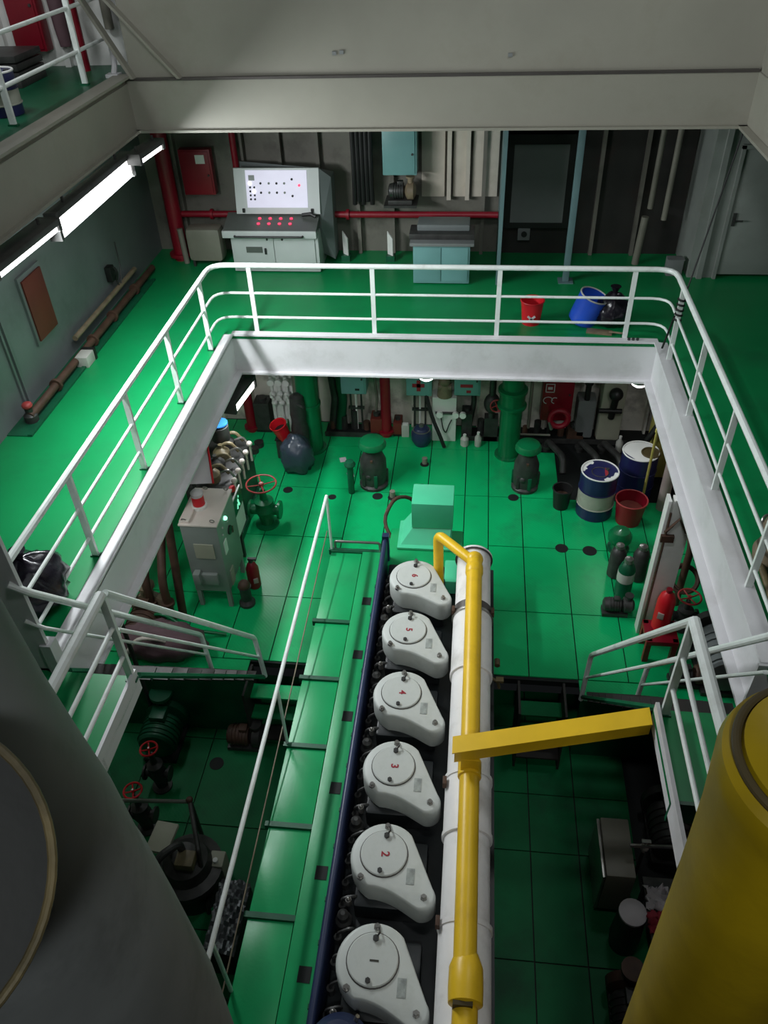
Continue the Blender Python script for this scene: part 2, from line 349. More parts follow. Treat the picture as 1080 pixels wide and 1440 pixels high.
struct('wall_right', MB().box(4.9, 5.0, 0.2, 13.0, ZP, -.06), M['pink'], 'starboard side of the lower engine room')
struct('wall_right', MB().box(6.4, 6.5, 4.0, 14.0, 0, 2.86), M['wallg'], 'starboard side of the middle deck')
# cabin (door wall) on the right
struct('wall_front', MB().box(3.48, 3.88, 12.96, 13.02, 0, 2.86).box(3.88, 4.86, 12.96, 13.02, 2.03, 2.86).box(4.86, 6.4, 12.96, 13.02, 0, 2.86).box(3.48, 3.54, 13.02, 14.0, 0, 2.86).box(3.62, 3.70, 12.9, 12.96, 0, 2.86), M['cabin'], 'pale steel cabin wall holding the door')
# partition seen edge on
struct('wall_partition', MB().box(.37, .40, 12.6, 13.95, 0, 2.86).box(.355, .415, 12.57, 12.6, 0, 2.86), M['tealp'], 'narrow steel partition beside the red pipe, seen edge on')
# upper deck
struct('ceiling', MB().box(-6.0, -4.47, 4.2, 14.1, 2.92, 3.45).box(-4.47, 6.5, 10.8, 14.1, 2.92, 3.4).box(3.25, 6.5, 4.0, 10.8, 2.92, 3.4), M['beam'], 'underside of the upper deck')
struct('floor', MB().box(-6.6, -4.5, 4.2, 11.75, 3.45, 3.47), M['dkgreen'], 'green upper deck seen at the top left corner')
bm_ = struct('beam', MB().box(-4.47, 3.2, 10.75, 10.8, 2.86, 3.43).box(-4.47, 3.2, 10.7, 10.86, 2.83, 2.86), M['beam'], 'deep cream girder across the top of the view')
bl_ = struct('beam', MB().box(-4.5, -4.45, 4.2, 10.75, 2.86, 3.4).box(-4.62, -4.4, 4.2, 10.8, 2.83, 2.86).box(-4.6, -4.38, 4.2, 10.8, 3.47, 3.50), M['beam'], 'cream girder under the upper port walkway')
struct('beam', MB().box(3.2, 3.25, 4.0, 10.8, 2.86, 3.43).box(3.1, 3.3, 4.0, 10.8, 2.83, 2.86), M['beam'], 'cream girder under the upper starboard deck')
wf = struct('wall_front', MB().box(-4.40, 3.25, 10.80, 10.86, 3.45, 8), M['beam'], 'pale casing bulkhead above the girder')
build('seam', MB().box(-4.45, 3.2, 10.742, 10.80, 3.43, 3.46), M['band'], wf)
for (xa, xb) in ((-4.35, -4.95), (-3.75, -4.75)):
    build('stiffener', MB().hull8([(xa - .02, 10.68, 3.46), (xa + .02, 10.68, 3.46), (xa + .02, 10.8, 3.46), (xa - .02, 10.8, 3.46), (xb - .02, 10.68, 4.6), (xb + .02, 10.68, 4.6), (xb + .02, 10.8, 4.6), (xb - .02, 10.8, 4.6)]), M['beam'], wf)
for (x, z) in ((-1.79, 3.69), (-1.70, 3.70), (.32, 3.64)): build('lug', MB().box(x - .025, x + .025, 10.78, 10.80, z - .02, z + .02), M['board'], wf)
struct('wall_right', MB().box(3.22, 3.28, 4.0, 10.82, 3.43, 8), M['beam'], 'starboard casing bulkhead above the girder')
wu = struct('wall_back', MB().box(-6.6, -4.4, 11.55, 11.62, 3.45, 6.2), M['white'], 'white bulkhead at the back of the upper port deck')
for x in (-6.35, -5.5): build('stiffener', MB().box(x - .04, x + .04, 11.45, 11.55, 3.47, 6.2), M['white'], wu)
struct('wall_left', MB().box(-6.7, -6.6, 4.2, 11.62, 3.45, 6.2), M['white'], 'port side of the upper deck')

# door
d = sroot('door_1', 'white cabin door with lever handle at the right', (4.37, 12.96, 0))
build('door_leaf', MB().box(3.93, 4.82, 12.93, 12.97, .07, 1.99, .01), M['cabin'], d)
build('door_frame', MB().box(3.87, 3.92, 12.9, 12.98, 0, 2.05).box(4.83, 4.88, 12.9, 12.98, 0, 2.05).box(3.87, 4.88, 12.9, 12.98, 2.0, 2.06), M['cabin'], d)
build('door_handle', MB().box(3.97, 4.02, 12.91, 12.93, .86, 1.06).tube([(3.995, 12.93, .95), (3.995, 12.88, .95), (4.12, 12.88, .95)], .014, 8), M['dsteel'], d)
build('hinge', MB().cyl((4.8, 12.92, 1.72), (4.8, 12.92, 1.84), .02), M['dsteel'], d)
# left wall panel and lines
d2 = sroot('door_2', 'grey access door outline on the port bulkhead', (-5.8, 8.6, 0))
build('door_frame', MB().box(-5.8, -5.76, 8.44, 8.5, .05, 2.2).box(-5.8, -5.77, 8.36, 8.40, .05, 2.2), M['wallg'], d2)

# stanchions
struct('pillar', MB().box(-4.2, -3.54, 4.2, 4.24, .0, 2.86).box(-4.2, -4.16, 4.24, 4.45, 0, 2.86).box(-3.6, -3.5, 4.18, 4.3, 0, .35), M['coam'], 'broad pale steel stanchion at the head of the port ladder')

# ================================================================== RAILINGS
def railing(label, name, posts, path_pts, heights, radii, m, post_h, rad=.25, loc=None, flat=True, postz=0):
    r = thing(name, label, 'railing', loc or (*posts[0][:2], postz))
    for p in posts:
        x_, y_ = p[:2]; z_ = p[2] if len(p) > 2 else postz
        if flat: build('post_foot', MB().box(x_ - .05, x_ + .05, y_ - .03, y_ + .03, z_, z_ + .018), M['dkgreen'], r)
        build('post', MB().box(x_ - .032, x_ + .032, y_ - .018, y_ + .018, z_, z_ + post_h) if flat else MB().cyl((x_, y_, z_), (x_, y_, z_ + post_h), .022), m, r)
    for h, rr, nm in zip(heights, radii, ('top_rail', 'mid_rail', 'lower_rail')):
        build(nm, MB().tube([(p[0], p[1], p[2] + h) for p in path_pts], rr, 10, rad=rad), m, r)
    return r
posts = [(-3.79, y) for y in (5.71, 7.22, 8.69, 10.15)] + [(x, 10.74) for x in (-3.23, -1.44, .36, 2.2)] + [(2.72, y) for y in (10.12, 8.69, 7.2, 5.69)]
path = [(-3.79, 4.26, 0), (-3.79, 10.74, 0), (2.72, 10.74, 0), (2.72, 4.2, 0)]
railing('white three-bar railing round the middle deck opening', 'deck_railing', posts, path, (1.05, .63, .25), (.036, .019, .019), M['rail'], 1.05)
# upper left railing
railing('white railing of the upper port walkway, top left corner', 'deck_railing', [(-4.82, 10.36, 3.47), (-4.82, 8.46, 3.47), (-4.82, 6.6, 3.47)],
        [(-4.82, 4.4, 3.47), (-4.82, 11.2, 3.47)], (1.1, .8, .36), (.03, .022, .022), M['rail'], 1.1)
# port landing rail
railing('white railing along the edge of the port landing', 'landing_railing', [(-2.84, 4.16, 0)], [(-2.84, 3.2, 0), (-2.84, 4.16, 0)], (1.06, .68, .32), (.045, .02, .02), M['rail'], 1.06)
railing('white railing along the edge of the starboard landing', 'landing_railing', [(1.7, 4.16, 0)], [(1.7, 3.0, 0), (1.7, 4.16, 0)], (1.13, .72, .34), (.045, .02, .02), M['rail'], 1.13)
# ladders
def ladder(lab, xa0, xa1, xb0, xb1, y0, y1, z0, z1):
    t = thing('ship_ladder', lab, 'ladder', ((xa0 + xb0) / 2, y1, z1))
    for x0, x1 in ((xa0, xa1), (xb0, xb1)):
        build('stringer', MB().hull8([(x0 - .012, y0, z0 - .2), (x0 + .012, y0, z0 - .2), (x0 + .012, y0 + .16, z0), (x0 - .012, y0 + .16, z0), (x0 - .012, y0, z0 - .02), (x0 + .012, y0, z0 - .02), (x0 + .012, y0 + .17, z0 + .0), (x0 - .012, y0 + .17, z0 + .0)]) if False else
              MB().tube([(x0, y0 + .04, z0 - .06), (x1, y1, z1)], .03, 6), M['dkgreen'], t)
    n = 10
    for k in range(1, n):
        f = k / n; y = y0 + (y1 - y0) * f; z = z0 + (z1 - z0) * f
        xa = xa0 + (xa1 - xa0) * f; xb = xb0 + (xb1 - xb0) * f
        build('tread', MB().box(min(xa, xb) + .01, max(xa, xb) - .01, y - .06, y + .09, z - .02, z), M['nearblack'], t)
    return t
ladder('steep dark green ladder from port landing to lower floor', -2.83, -2.6, -3.48, -3.3, 4.22, 6.62, 0, ZF)
ladder('steep dark green ladder from starboard landing to lower floor', 1.7, 1.61, 2.42, 2.3, 4.22, 6.62, 0, ZF)
def handrail(lab, top, bot, lift, base, ext=None, r=.032, m=None):
    t = thing('ladder_handrail', lab, 'handrail', (base[0], base[1], base[2]))
    P = ([ext] if ext else []) + [top, bot, base]
    build('top_rail', MB().tube(P, r, 10, rad=.08), M['rail'], t)
    q0 = (top[0], top[1] + (.0 if not ext else 0), top[2] - lift); q1 = (bot[0] + (base[0] - bot[0]) * .5, bot[1] + (base[1] - bot[1]) * .5, bot[2] + (base[2] - bot[2]) * .5)
    Q = ([(ext[0], ext[1], ext[2] - lift)] if ext else []) + [q0, q1]
    build('mid_rail', MB().tube(Q, .018, 8), M['rail'], t)
    return t
handrail('white port ladder handrail on the engine side', (-2.83, 4.2, 1.04), (-2.62, 6.6, -2.19), .43, (-2.59, 6.63, ZF))
handrail('white port ladder handrail on the hull side', (-3.5, 4.22, .98), (-3.32, 6.58, -2.17), .43, (-3.31, 6.62, ZF), ext=(-3.62, 4.18, 1.1))
handrail('white starboard ladder handrail on the engine side', (1.7, 4.18, 1.1), (1.61, 6.54, -2.08), .43, (1.6, 6.58, ZF))
handrail('white starboard ladder handrail on the hull side', (2.36, 4.2, 1.0), (2.3, 6.52, -2.2), .45, (2.29, 6.58, ZF), ext=(2.6, 4.15, 1.06))

# ================================================================== CATWALK + ENGINE
ZC = -2.4
cw = thing('engine_catwalk', 'bright green catwalk running along the port side of the engine', 'catwalk', (-1.7, 5.0, ZP))
ys = [1.3, 2.3, 3.27, 4.21, 5.19, 6.17, 7.13, 8.55]
for a, b in zip(ys, ys[1:]):
    build('floor_plate', MB().box(-1.93, -1.475, a + .03, b - .03, ZC - .03, ZC, .006), M['catwalk'], cw)
    build('joint_bar', MB().box(-1.97, -1.07, b - .028, b + .028, ZC - .06, ZC + .03), M['dkgreen'], cw)
build('support_frame', MB().box(-1.9, -1.1, 1.3, 8.5, ZC - .12, ZC - .05), M['dkgreen'], cw)
build('side_panel', MB().box(-1.91, -1.89, 1.3, 8.45, ZP, ZC - .06), M['dkgreen'], cw)
build('leg', MB().box(-1.93, -1.85, 8.43, 8.5, ZF, ZC), M['dkgreen'], cw)
# catwalk rail
cr = thing('catwalk_railing', 'long white single-bar handrail beside the engine catwalk', 'railing', (-1.93, 8.56, ZC))
build('top_rail', MB().tube([(-1.93, 2.3, ZC + 1.02), (-1.93, 8.56, ZC + 1.02)], .024, 10), M['rail'], cr)
for y in (8.56, 5.21, 2.6):
    build('post', MB().tube([(-1.93, y, ZC), (-1.93, y, ZC + .98)], .02, 8), M['rail'], cr)
build('lower_rail', MB().tube([(-2.0, 2.0, ZC + .0), (-1.96, 8.5, ZC + .42)], .008, 6), M['tan'], cr)
# end gate of the catwalk
g = thing('catwalk_end_bar', 'low steel bar across the far end of the catwalk', 'bar', (-1.5, 8.58, ZC))
build('bar', MB().tube([(-1.88, 8.58, ZC), (-1.88, 8.6, ZC + .14), (-1.22, 8.6, ZC + .14), (-1.2, 8.55, ZC)], .02, 8, rad=.03), M['steel'], g)
build('toe_plate', MB().box(-1.93, -1.1, 8.5, 8.53, ZC - .1, ZC + .03), M['dkgreen'], g)

eng = thing('marine_engine', 'six-cylinder marine diesel engine with green casing and navy side rail', 'engine', (-.4, 5.0, ZP))
build('engine_block', MB().box(-1.0, .38, 1.4, 7.5, ZP, -1.95, .03).box(-1.0, 0.0, 7.5, 8.5, ZP, -2.3), M['engine'], eng)
build('cylinder_deck', MB().box(-.96, .2, 1.4, 7.6, -1.95, -1.72, .02).box(.2, .4, 1.4, 7.4, -1.95, -1.55), M['engine'], eng)
b_ = MB()
build('side_bench', MB().box(-1.46, -1.06, 1.35, 8.5, ZC - .12, ZC + .05, .01), M['catwalk'], eng)
for i in range(7):
    y = 7.5 - i * .945
    hc = build('hatch', MB().box(-1.34, -1.22, y - .07, y + .07, ZC + .045, ZC + .056), M['blackgap'], eng)
    for q in (-.26, .28): build('clamp', MB().box(-1.2, -1.12, y + q - .02, y + q + .02, ZC + .05, ZC + .08), M['dkgreen'], eng)
build('side_rail', MB().box(-1.06, -1.0, 1.4, 7.86, -2.4, -1.5, .012).cyl((-1.03, 1.4, -1.5), (-1.03, 7.86, -1.5), .035, seg=12).box(-1.07, -.98, 7.8, 7.88, -2.4, -1.42), M['blue'], eng)
build('end_block', MB().box(-1.02, .0, 7.72, 8.5, -2.35, -1.86, .03), M['catwalk'], eng)
build('flywheel_guard', MB().box(-1.0, 0.0, 7.5, 8.52, -2.9, -2.3, .03), M['catwalk'], eng)
# fuel pipes and fittings between covers and blue rail
for i in range(6):
    yc = 6.89 - .87 * i
    for k in range(4):
        y = yc - .3 + .2 * k; mbp = MB()
        mbp.tube([(-.93, y, -1.72), (-.93, y, -1.5 - .05 * (k % 2)), (-.8, y + .03, -1.48), (-.7, y + .03, -1.7)], .014, 6, rad=.05)
        mbp.cyl((-.93, y, -1.72), (-.93, y, -1.62), .035, seg=8)
        build('fuel_pipe', mbp, M['dsteel'], eng)
for i in range(6):
    yc = 6.89 - .87 * i
    build('fuel_pump', MB().lathe((-.9, yc - .42, -1.75), [(.075, 0), (.075, .12), (.05, .15), (.05, .22), (.02, .25)], 12), M['dsteel'], eng)
    build('coupling', MB().cyl((-.86, yc - .33, -1.52), (-.86, yc - .33, -1.44), .028, seg=8).sph((-.86, yc - .33, -1.43), .02, 8, 6), M['steel'], eng)
# mint control box on the engine end
mb = MB().box(-.71, -.15, 8.24, 8.68, -1.62, -1.2, .004)
build('end_box', mb, M['mint'], eng)
build('box_hood', MB().hull8([(-.86, 8.1, -1.83), (-.2, 8.1, -1.83), (-.2, 8.62, -1.83), (-.86, 8.62, -1.83), (-.69, 8.26, -1.62), (-.17, 8.26, -1.62), (-.17, 8.66, -1.62), (-.69, 8.66, -1.62)]).box(-.9, -.16, 8.04, 8.62, -1.85, -1.82), M['mint'], eng)
build('pump_bracket', MB().box(-.22, -.06, 7.1, 7.5, -1.72, -1.5, .02).cyl((-.02, 7.2, -1.6), (.06, 7.1, -1.45), .04), M['mint'], eng)
build('cable', MB().tube([(-.95, 8.3, -2.0), (-1.15, 8.5, -1.75), (-1.0, 8.9, -1.6), (-.72, 9.05, -1.75), (-.7, 8.9, -2.2), (-.72, 8.85, ZF)], .028, 8, rad=.3), M['brown'], eng)
# cylinder head covers: own things
def cover_poly():
    # main circle centre (0,0) r .30 ; lobe centre (.36,-.33) r .11
    pts = []
    C1, R1, C2, R2 = (0, 0), .305, (.345, -.325), .115
    for a in range(44, 250, 8):
        pts.append((C1[0] + R1 * math.cos(math.radians(a)), C1[1] + R1 * math.sin(math.radians(a))))
    # concave flank towards lobe
    p0 = pts[-1]; p3 = (C2[0] + R2 * math.cos(math.radians(255)), C2[1] + R2 * math.sin(math.radians(255)))
    p1 = (p0[0] + .16, p0[1] - .035); p2 = (p3[0] - .16, p3[1] + .045)
    p1 = (p0[0] + .21, p0[1] + .0); p2 = (p3[0] - .11, p3[1] + .05)
    for i in range(1, 10):
        t = i / 10
        pts.append(tuple((1 - t) ** 3 * p0[k] + 3 * (1 - t) ** 2 * t * p1[k] + 3 * (1 - t) * t * t * p2[k] + t ** 3 * p3[k] for k in (0, 1)))
    for a in range(255, 405, 12):
        pts.append((C2[0] + R2 * math.cos(math.radians(a)), C2[1] + R2 * math.sin(math.radians(a))))
    return pts
CP = cover_poly()
def scaled(poly, d):
    cx_, cy_ = .1, -.09
    return [(cx_ + (x - cx_) * (1 - d), cy_ + (y - cy_) * (1 - d)) for x, y in poly]
def make_cover(i, loc):
    labs = {6: 'light grey teardrop engine cover with faint 6, farthest of the row, beside the yellow elbow',
            5: 'light grey teardrop engine cover stencilled red 5, second from the far end',
            4: 'light grey teardrop engine cover stencilled red 4, just beyond the yellow cross beam',
            3: 'light grey teardrop engine cover stencilled red 3, level with the yellow cross beam',
            2: 'light grey teardrop engine cover stencilled red 2, second from the near end',
            1: 'dull grey teardrop engine cover with black 1, nearest of the row, beside the navy housing'}[i]
    t = thing('cylinder_head_cover', labs, 'engine cover', loc, 'numbered cylinder head covers')
    m = MB(); b = m.bm; n = len(CP)
    rings = []
    for sc, z in ((.03, 0), (0, .03), (0, .235), (.025, .262), (.075, .27)):
        rings.append([b.verts.new((x, y, z)) for x, y in scaled(CP, sc)])
    for a, c in zip(rings, rings[1:]):
        for k in range(n): b.faces.new((a[k], a[(k + 1) % n], c[(k + 1) % n], c[k]))
    b.faces.new(rings[-1]); b.faces.new(list(reversed(rings[0])))
    build('cover', m, M['head'], t, world=False, ang=50)
    build('lid', MB().lathe((-.01, .01, .27), [(.204, -.01), (.204, .014), (.196, .02), (0, .02)], 32), M['head'], t, world=False)
    build('lid_gap', MB().lathe((-.01, .01, .268), [(.213, -.01), (.213, .0045), (.2, .005)], 32), M['band'], t, world=False)
    for (x, y) in ((-.19, -.21), (.36, -.34), (.0, .262)):
        build('lifting_nut', MB().cyl((x, y, .262), (x, y, .285), .03, seg=6).cyl((x, y, .285), (x, y, .31), .018, seg=10), M['steel'], t, world=False)
    build('lid_nut', MB().cyl((-.03, -.15, .285), (-.03, -.15, .31), .022, seg=6), M['dsteel'], t, world=False)
    build('lid_nut', MB().cyl((0, .165, .285), (0, .165, .315), .026, seg=6), M['dsteel'], t, world=False)
    build('lid_hook', MB().tube([(0, .165, .3), (.03, .2, .33), (.02, .24, .31)], .008, 6), M['dsteel'], t, world=False)
    build('name_plate', MB().box(.2, .27, -.24, -.1, .268, .274), M['cover_plate'], t, world=False)
    text('number', str(i), .10, (0, -.0, .292), M['numblk'] if i == 1 else M['numred'], t, (0, 0, -math.pi / 2))
    return t
M['cover_plate'] = mat('worn_grey_plate', (0.34, 0.37, 0.35), 0.5, var=0.3, nscale=20)
for k in range(6):
    make_cover(6 - k, (-.565 - .0 * k, 6.87 - .87 * k, -1.49))
# block tops under the covers
for k in range(6):
    yc = 6.87 - .87 * k
    build('cylinder_head', MB().box(-.82, -.2, yc - .34, yc + .28, -1.72, -1.49, .03), M['engine'], eng)

# exhaust duct
du = thing('exhaust_duct', 'long white lagged exhaust duct beside the cylinder covers', 'duct', (.14, 4.6, -1.55))
seams = [7.1, 6.15, 5.32, 4.1, 3.55, 2.78, 1.3]
rr = [.2, .215, .2, .212, .2, .212]
for (a, b), r_ in zip(zip(seams, seams[1:]), rr):
    build('duct_section', MB().lathe((.14, b, -1.12), [(r_ - .012, 0), (r_, .01), (r_, (a - b) - .02), (r_ - .012, a - b)], 32, axis=(0, 1, 0)), M['duct'], du)
    if b > 2:
        build('clamp_band', MB().lathe((.14, b - .022, -1.12), [(.2, 0), (.222, .002), (.222, .042), (.2, .044)], 32, axis=(0, 1, 0)), M['duct'] if b != 6.15 else M['band'], du)
build('clamp_band', MB().lathe((.14, 6.17, -1.12), [(.2, 0), (.222, .002), (.222, .075), (.2, .077)], 32, axis=(0, 1, 0)), M['band'], du)
build('end_ring', MB().ring((.14, 7.1, -1.12), .215, .012, axis=(0, 1, 0), n=40), M['band'], du)
build('end_flange', MB().lathe((.14, 7.1, -1.12), [(.2, 0), (.225, .005), (.225, .035), (.19, .04), (.16, .08), (.1, .1), (0, .11)], 32, axis=(0, 1, 0)), M['duct'], du)
build('flange', MB().lathe((.14, 6.1, -1.12), [(.2, 0), (.232, .004), (.232, .03), (.2, .034)], 32, axis=(0, 1, 0)), M['steel'], du)
for y, s_ in ((6.16, -1), (4.02, -1), (2.78, -1), (6.16, 1)):
    build('latch', MB().box(.14 + s_ * .2, .14 + s_ * .235, y - .04, y + .04, -1.06, -.98, .004), M['brown'], du)
for y in (6.8, 5.6, 4.4, 3.2, 2.0): build('saddle', MB().box(.0, .28, y - .04, y + .04, -1.56, -1.31), M['engine'], du)
build('drain_cock', MB().tube([(.33, 5.4, -1.2), (.42, 5.35, -1.2), (.44, 5.35, -1.3)], .018, 8).box(.40, .48, 5.32, 5.38, -1.19, -1.16).cyl((.42, 5.6, -1.25), (.42, 5.68, -1.25), .03), M['brass'], du)

# yellow gantry pipe
yp = thing('yellow_pipe', 'bright yellow pipe running on top of the exhaust duct', 'pipe', (.14, 4.4, -.7))
build('pipe_run', MB().tube([(.14, 2.28, -.78), (.14, 6.75, -.78)], .088, 16), M['yellow'], yp)
build('elbow_pipe', MB().tube([(.14, 6.7, -.78), (-.30, 7.16, -.78), (-.27, 6.98, -1.72)], .062, 14, rad=.09), M['yellow'], yp)
build('elbow_joint', MB().sph((.14, 6.75, -.78), .1, 16, 10).lathe((.14, 6.5, -.78), [(.088, 0), (.1, .02), (.1, .12), (.088, .14)], 16, axis=(0, 1, 0)), M['yellow'], yp)
build('sleeve', MB().lathe((.15, 2.14, -.8), [(.09, -.02), (.125, 0), (.128, .1), (.125, .24), (.09, .33)], 20, axis=(0, 1, 0)), M['yellow'], yp)
build('lower_pipe', MB().tube([(.14, 1.3, -.84), (.15, 2.2, -.82)], .092, 16), M['yellow'], yp)
build('bracket', MB().box(.06, .2, 2.1, 2.13, -.97, -.7).box(.11, .17, 4.8, 4.84, -.93, -.85).box(.11, .17, 6.3, 6.34, -.93, -.85).box(.11, .17, 3.3, 3.34, -.93, -.85), M['groove'], yp)
ar = thing('yellow_brace', 'yellow box girder bracing the pipe to the starboard landing', 'beam', (.8, 4.1, -.4))
A, B = Vector((.0, 4.02, -.52)), Vector((1.6, 4.16, -.12))
mb = MB(); dz = .075; dy = .065
mb.hull8([A + Vector((0, -dy, -dz)), B + Vector((0, -dy, -dz)), B + Vector((0, dy, -dz)), A + Vector((0, dy, -dz)), A + Vector((0, -dy, dz)), B + Vector((0, -dy, dz)), B + Vector((0, dy, dz)), A + Vector((0, dy, dz))])
build('beam_web', mb, M['yellow'], ar)
mb = MB(); dz0, dz1, dy = .075, .088, .085
mb.hull8([A + Vector((-.02, -dy, dz0)), B + Vector((0, -dy, dz0)), B + Vector((0, dy, dz0)), A + Vector((-.02, dy, dz0)), A + Vector((-.02, -dy, dz1)), B + Vector((0, -dy, dz1)), B + Vector((0, dy, dz1)), A + Vector((-.02, dy, dz1))])
build('top_flange', mb, M['yellow'], ar)
build('clamp', MB().lathe((.14, 3.93, -.78), [(.09, 0), (.104, .005), (.104, .16), (.09, .165)], 16, axis=(0, 1, 0)).box(.06, .22, 3.96, 4.08, -.72, -.56), M['yellow'], ar)

# blue turbo housing bottom
tb = thing('turbocharger', 'navy blue turbocharger housing at the near end of the engine', 'turbocharger', (-.8, 1.9, -1.95))
build('housing', MB().lathe((-.76, 1.93, -1.95), [(.2, 0), (.24, .1), (.255, .5), (.24, .66), (.17, .76), (.14, .8), (.13, .85), (0, .87)], 28), M['blue'], tb)
build('bolt', MB().cyl((-.66, 2.1, -1.24), (-.64, 2.12, -1.19), .018, seg=6), M['steel'], tb)
build('bolt', MB().cyl((-.6, 2.0, -1.24), (-.58, 2.01, -1.19), .018, seg=6), M['steel'], tb)
build('inlet_pipe', MB().tube([(-.95, 1.75, -1.7), (-1.35, 1.7, -1.75), (-1.6, 1.6, -2.1)], .07, 12, rad=.2), M['dkgreen'], tb)

# ================================================================== BIG COLUMNS NEAR CAMERA
ex = thing('exhaust_stack', 'large dark grey lagged exhaust stack with a brass-rimmed blank flange', 'exhaust stack', (-1.62, 1.13, ZP))
build('trunk', MB().lathe((-1.62, 1.13, ZP - .02), [(.46, 0), (.54, 3.2), (.575, 4.6), (.592, 5.5), (.568, 6.2), (.545, 6.7), (.536, 6.74), (.524, 7.15), (.493, 7.5), (.47, 7.8), (.454, 8.15), (.44, 9), (.44, 12)], 56), M['exh'], ex)
build('lagging_seam', MB().tube([(-1.172, 1.47, 1.1), (-1.19, 1.45, 1.8), (-1.215, 1.42, 2.4), (-1.25, 1.375, 2.75), (-1.30, 1.30, 2.95)], .006, 6), M['exhd'], ex)
ctr = Vector((-1.16, .62, 3.94)); ax = (Vector((0, 0, 5.5)) - ctr).normalized()
build('branch', MB().cyl(ctr - ax * .7, ctr - ax * .02, .35, .355, seg=48), M['exh'], ex)
build('flange_ring', MB().ring(ctr, .352, .011, axis=ax, n=56, seg=10), M['brass'], ex)
build('blank_plate', MB().cyl(ctr - ax * .05, ctr - ax * .015, .345, seg=48), M['exhd'], ex)

YX, YY = 1.08, 1.40
yc_ = thing('yellow_column', 'large ochre yellow ventilator column at the lower right', 'column', (YX, YY, ZP))
build('shaft', MB().lathe((YX, YY, ZP - .02), [(.20, 0), (.228, 5.2), (.25, 6.1), (.268, 6.77), (.287, 7.32), (.305, 7.56), (.31, 7.62), (.30, 7.66), (.26, 7.69)], 64), M['yellow2'], yc_)
build('rim_groove', MB().ring((YX, YY, 3.475), .268, .014, n=64, seg=10), M['groove'], yc_)
build('cap', MB().lathe((YX, YY, 3.46), [(.255, 0), (.25, .035), (.2, .06), (.1, .075), (0, .08)], 56), M['yellow2'], yc_)
#OBJECTS
# ================================================================== GENERIC BUILDERS
def pipe_thing(name, label, pts, r, m, group=None, rad=.1, seg=12, flanges=(), cat='pipe'):
    lo = min(pts, key=lambda p: p[2]); t = thing(name, label, cat, lo, group)
    build('pipe_run', MB().tube(pts, r, seg, rad=rad), m, t)
    for (c, ax) in flanges: 
        a = Vector(ax).normalized(); c = Vector(c)
        build('flange', MB().cyl(c - a * .025, c + a * .025, r * 1.6, seg=16), m, t)
    return t
def bottle(label, x, y, z, h, r, m=None):
    t = thing('plastic_bottle', label, 'bottle', (x, y, z))
    build('bottle_body', MB().lathe((x, y, z), [(r * .9, 0), (r, .01), (r, h * .62), (r * .4, h * .82), (r * .4, h * .88)], 16), m or M['bottle'], t)
    build('bottle_cap', MB().lathe((x, y, z), [(r * .42, h * .88), (r * .42, h)], 12), M['white'], t)
    return t
def bucket(label, x, y, z, r, h, m, rim=None, inner=None, tilt=None):
    t = thing('bucket', label, 'bucket', (x, y, z))
    ax = tilt or (0, 0, 1)
    build('bucket_body', MB().lathe((x, y, z), [(r * .78, 0), (r, h), (r * .95, h), (r * .74, .03), (0, .03)], 28, axis=ax), m, t)
    q = Vector((x, y, z)) + Vector(ax).normalized() * h
    build('rim', MB().ring(q, r, .012, axis=ax), rim or m, t)
    if inner: build('contents', MB().lathe((x, y, z), [(r * .80, h * .55), (r * .80, h * .6), (0, h * .62)], 24, axis=ax), inner, t)
    return t
def drum(label, x, y, z, r, h, body, band, extra=None):
    t = thing('oil_drum', label, 'drum', (x, y, z))
    z1, z2 = h * .27, h * .62
    def sec(a, b, nm, m_):
        build(nm, MB().lathe((x, y, z), [(r - .004, a), (r, a + .005), (r, b - .005), (r - .004, b)], 32), m_, t)
    sec(0, z1, 'lower_body', body); sec(z1, z2, 'white_band', band); sec(z2, h - .01, 'upper_body', body)
    for zz in (z1, z2): build('hoop', MB().ring((x, y, z + zz), r + .002, .01, n=32), band if zz == z1 else body, t)
    build('top_rim', MB().ring((x, y, z + h), r - .005, .012, n=36), M['white'], t)
    build('drum_lid', MB().lathe((x, y, z), [(r - .01, h - .025), (r - .01, h - .012), (0, h - .012)], 32), M['drum'], t)
    for k in range(2):
        a = 1.9 + 3.0 * k; pts = []
        for i in range(9):
            aa = a + i * .16; pts.append((math.cos(aa) * (r - .015), math.sin(aa) * (r - .015)))
        for i in range(8, -1, -1):
            aa = a + i * .16; q = r * (.62 + .2 * random.random()); pts.append((math.cos(aa) * q, math.sin(aa) * q))
        build('paint_patch', MB().prism([(x + p[0], y + p[1]) for p in pts], z + h - .012, z + h - .008), M['white'], t)
    build('bung', MB().cyl((x + .12, y + .05, z + h - .012), (x + .12, y + .05, z + h + .006), .03), M['dsteel'], t)
    return t
def bag(name, label, c, r, m, base, seed=1, cat='bag', knot=True):
    random.seed(seed)
    t = thing(name, label, cat, (c[0], c[1], base))
    mb = MB().sph((0, 0, 0), r, 28, 18)
    for v in mb.bm.verts:
        n = v.co.normalized()
        k = 1 + .10 * math.sin(7 * n.x + 3 * n.z + seed) * math.cos(6 * n.y - 2 * n.x) + .05 * math.sin(15 * n.y + 11 * n.z + seed) + random.uniform(-.018, .018)
        v.co = v.co * k + Vector(c)
        v.co.z = max(v.co.z, base + .003)
    build('bag_body', mb, m, t, ang=80)
    if knot:
        build('tied_neck', MB().lathe((c[0], c[1], c[2] + r[2] * .82), [(.07, 0), (.03, .07), (.04, .1), (.08, .17), (.0, .17)], 9), m, t)
    return t
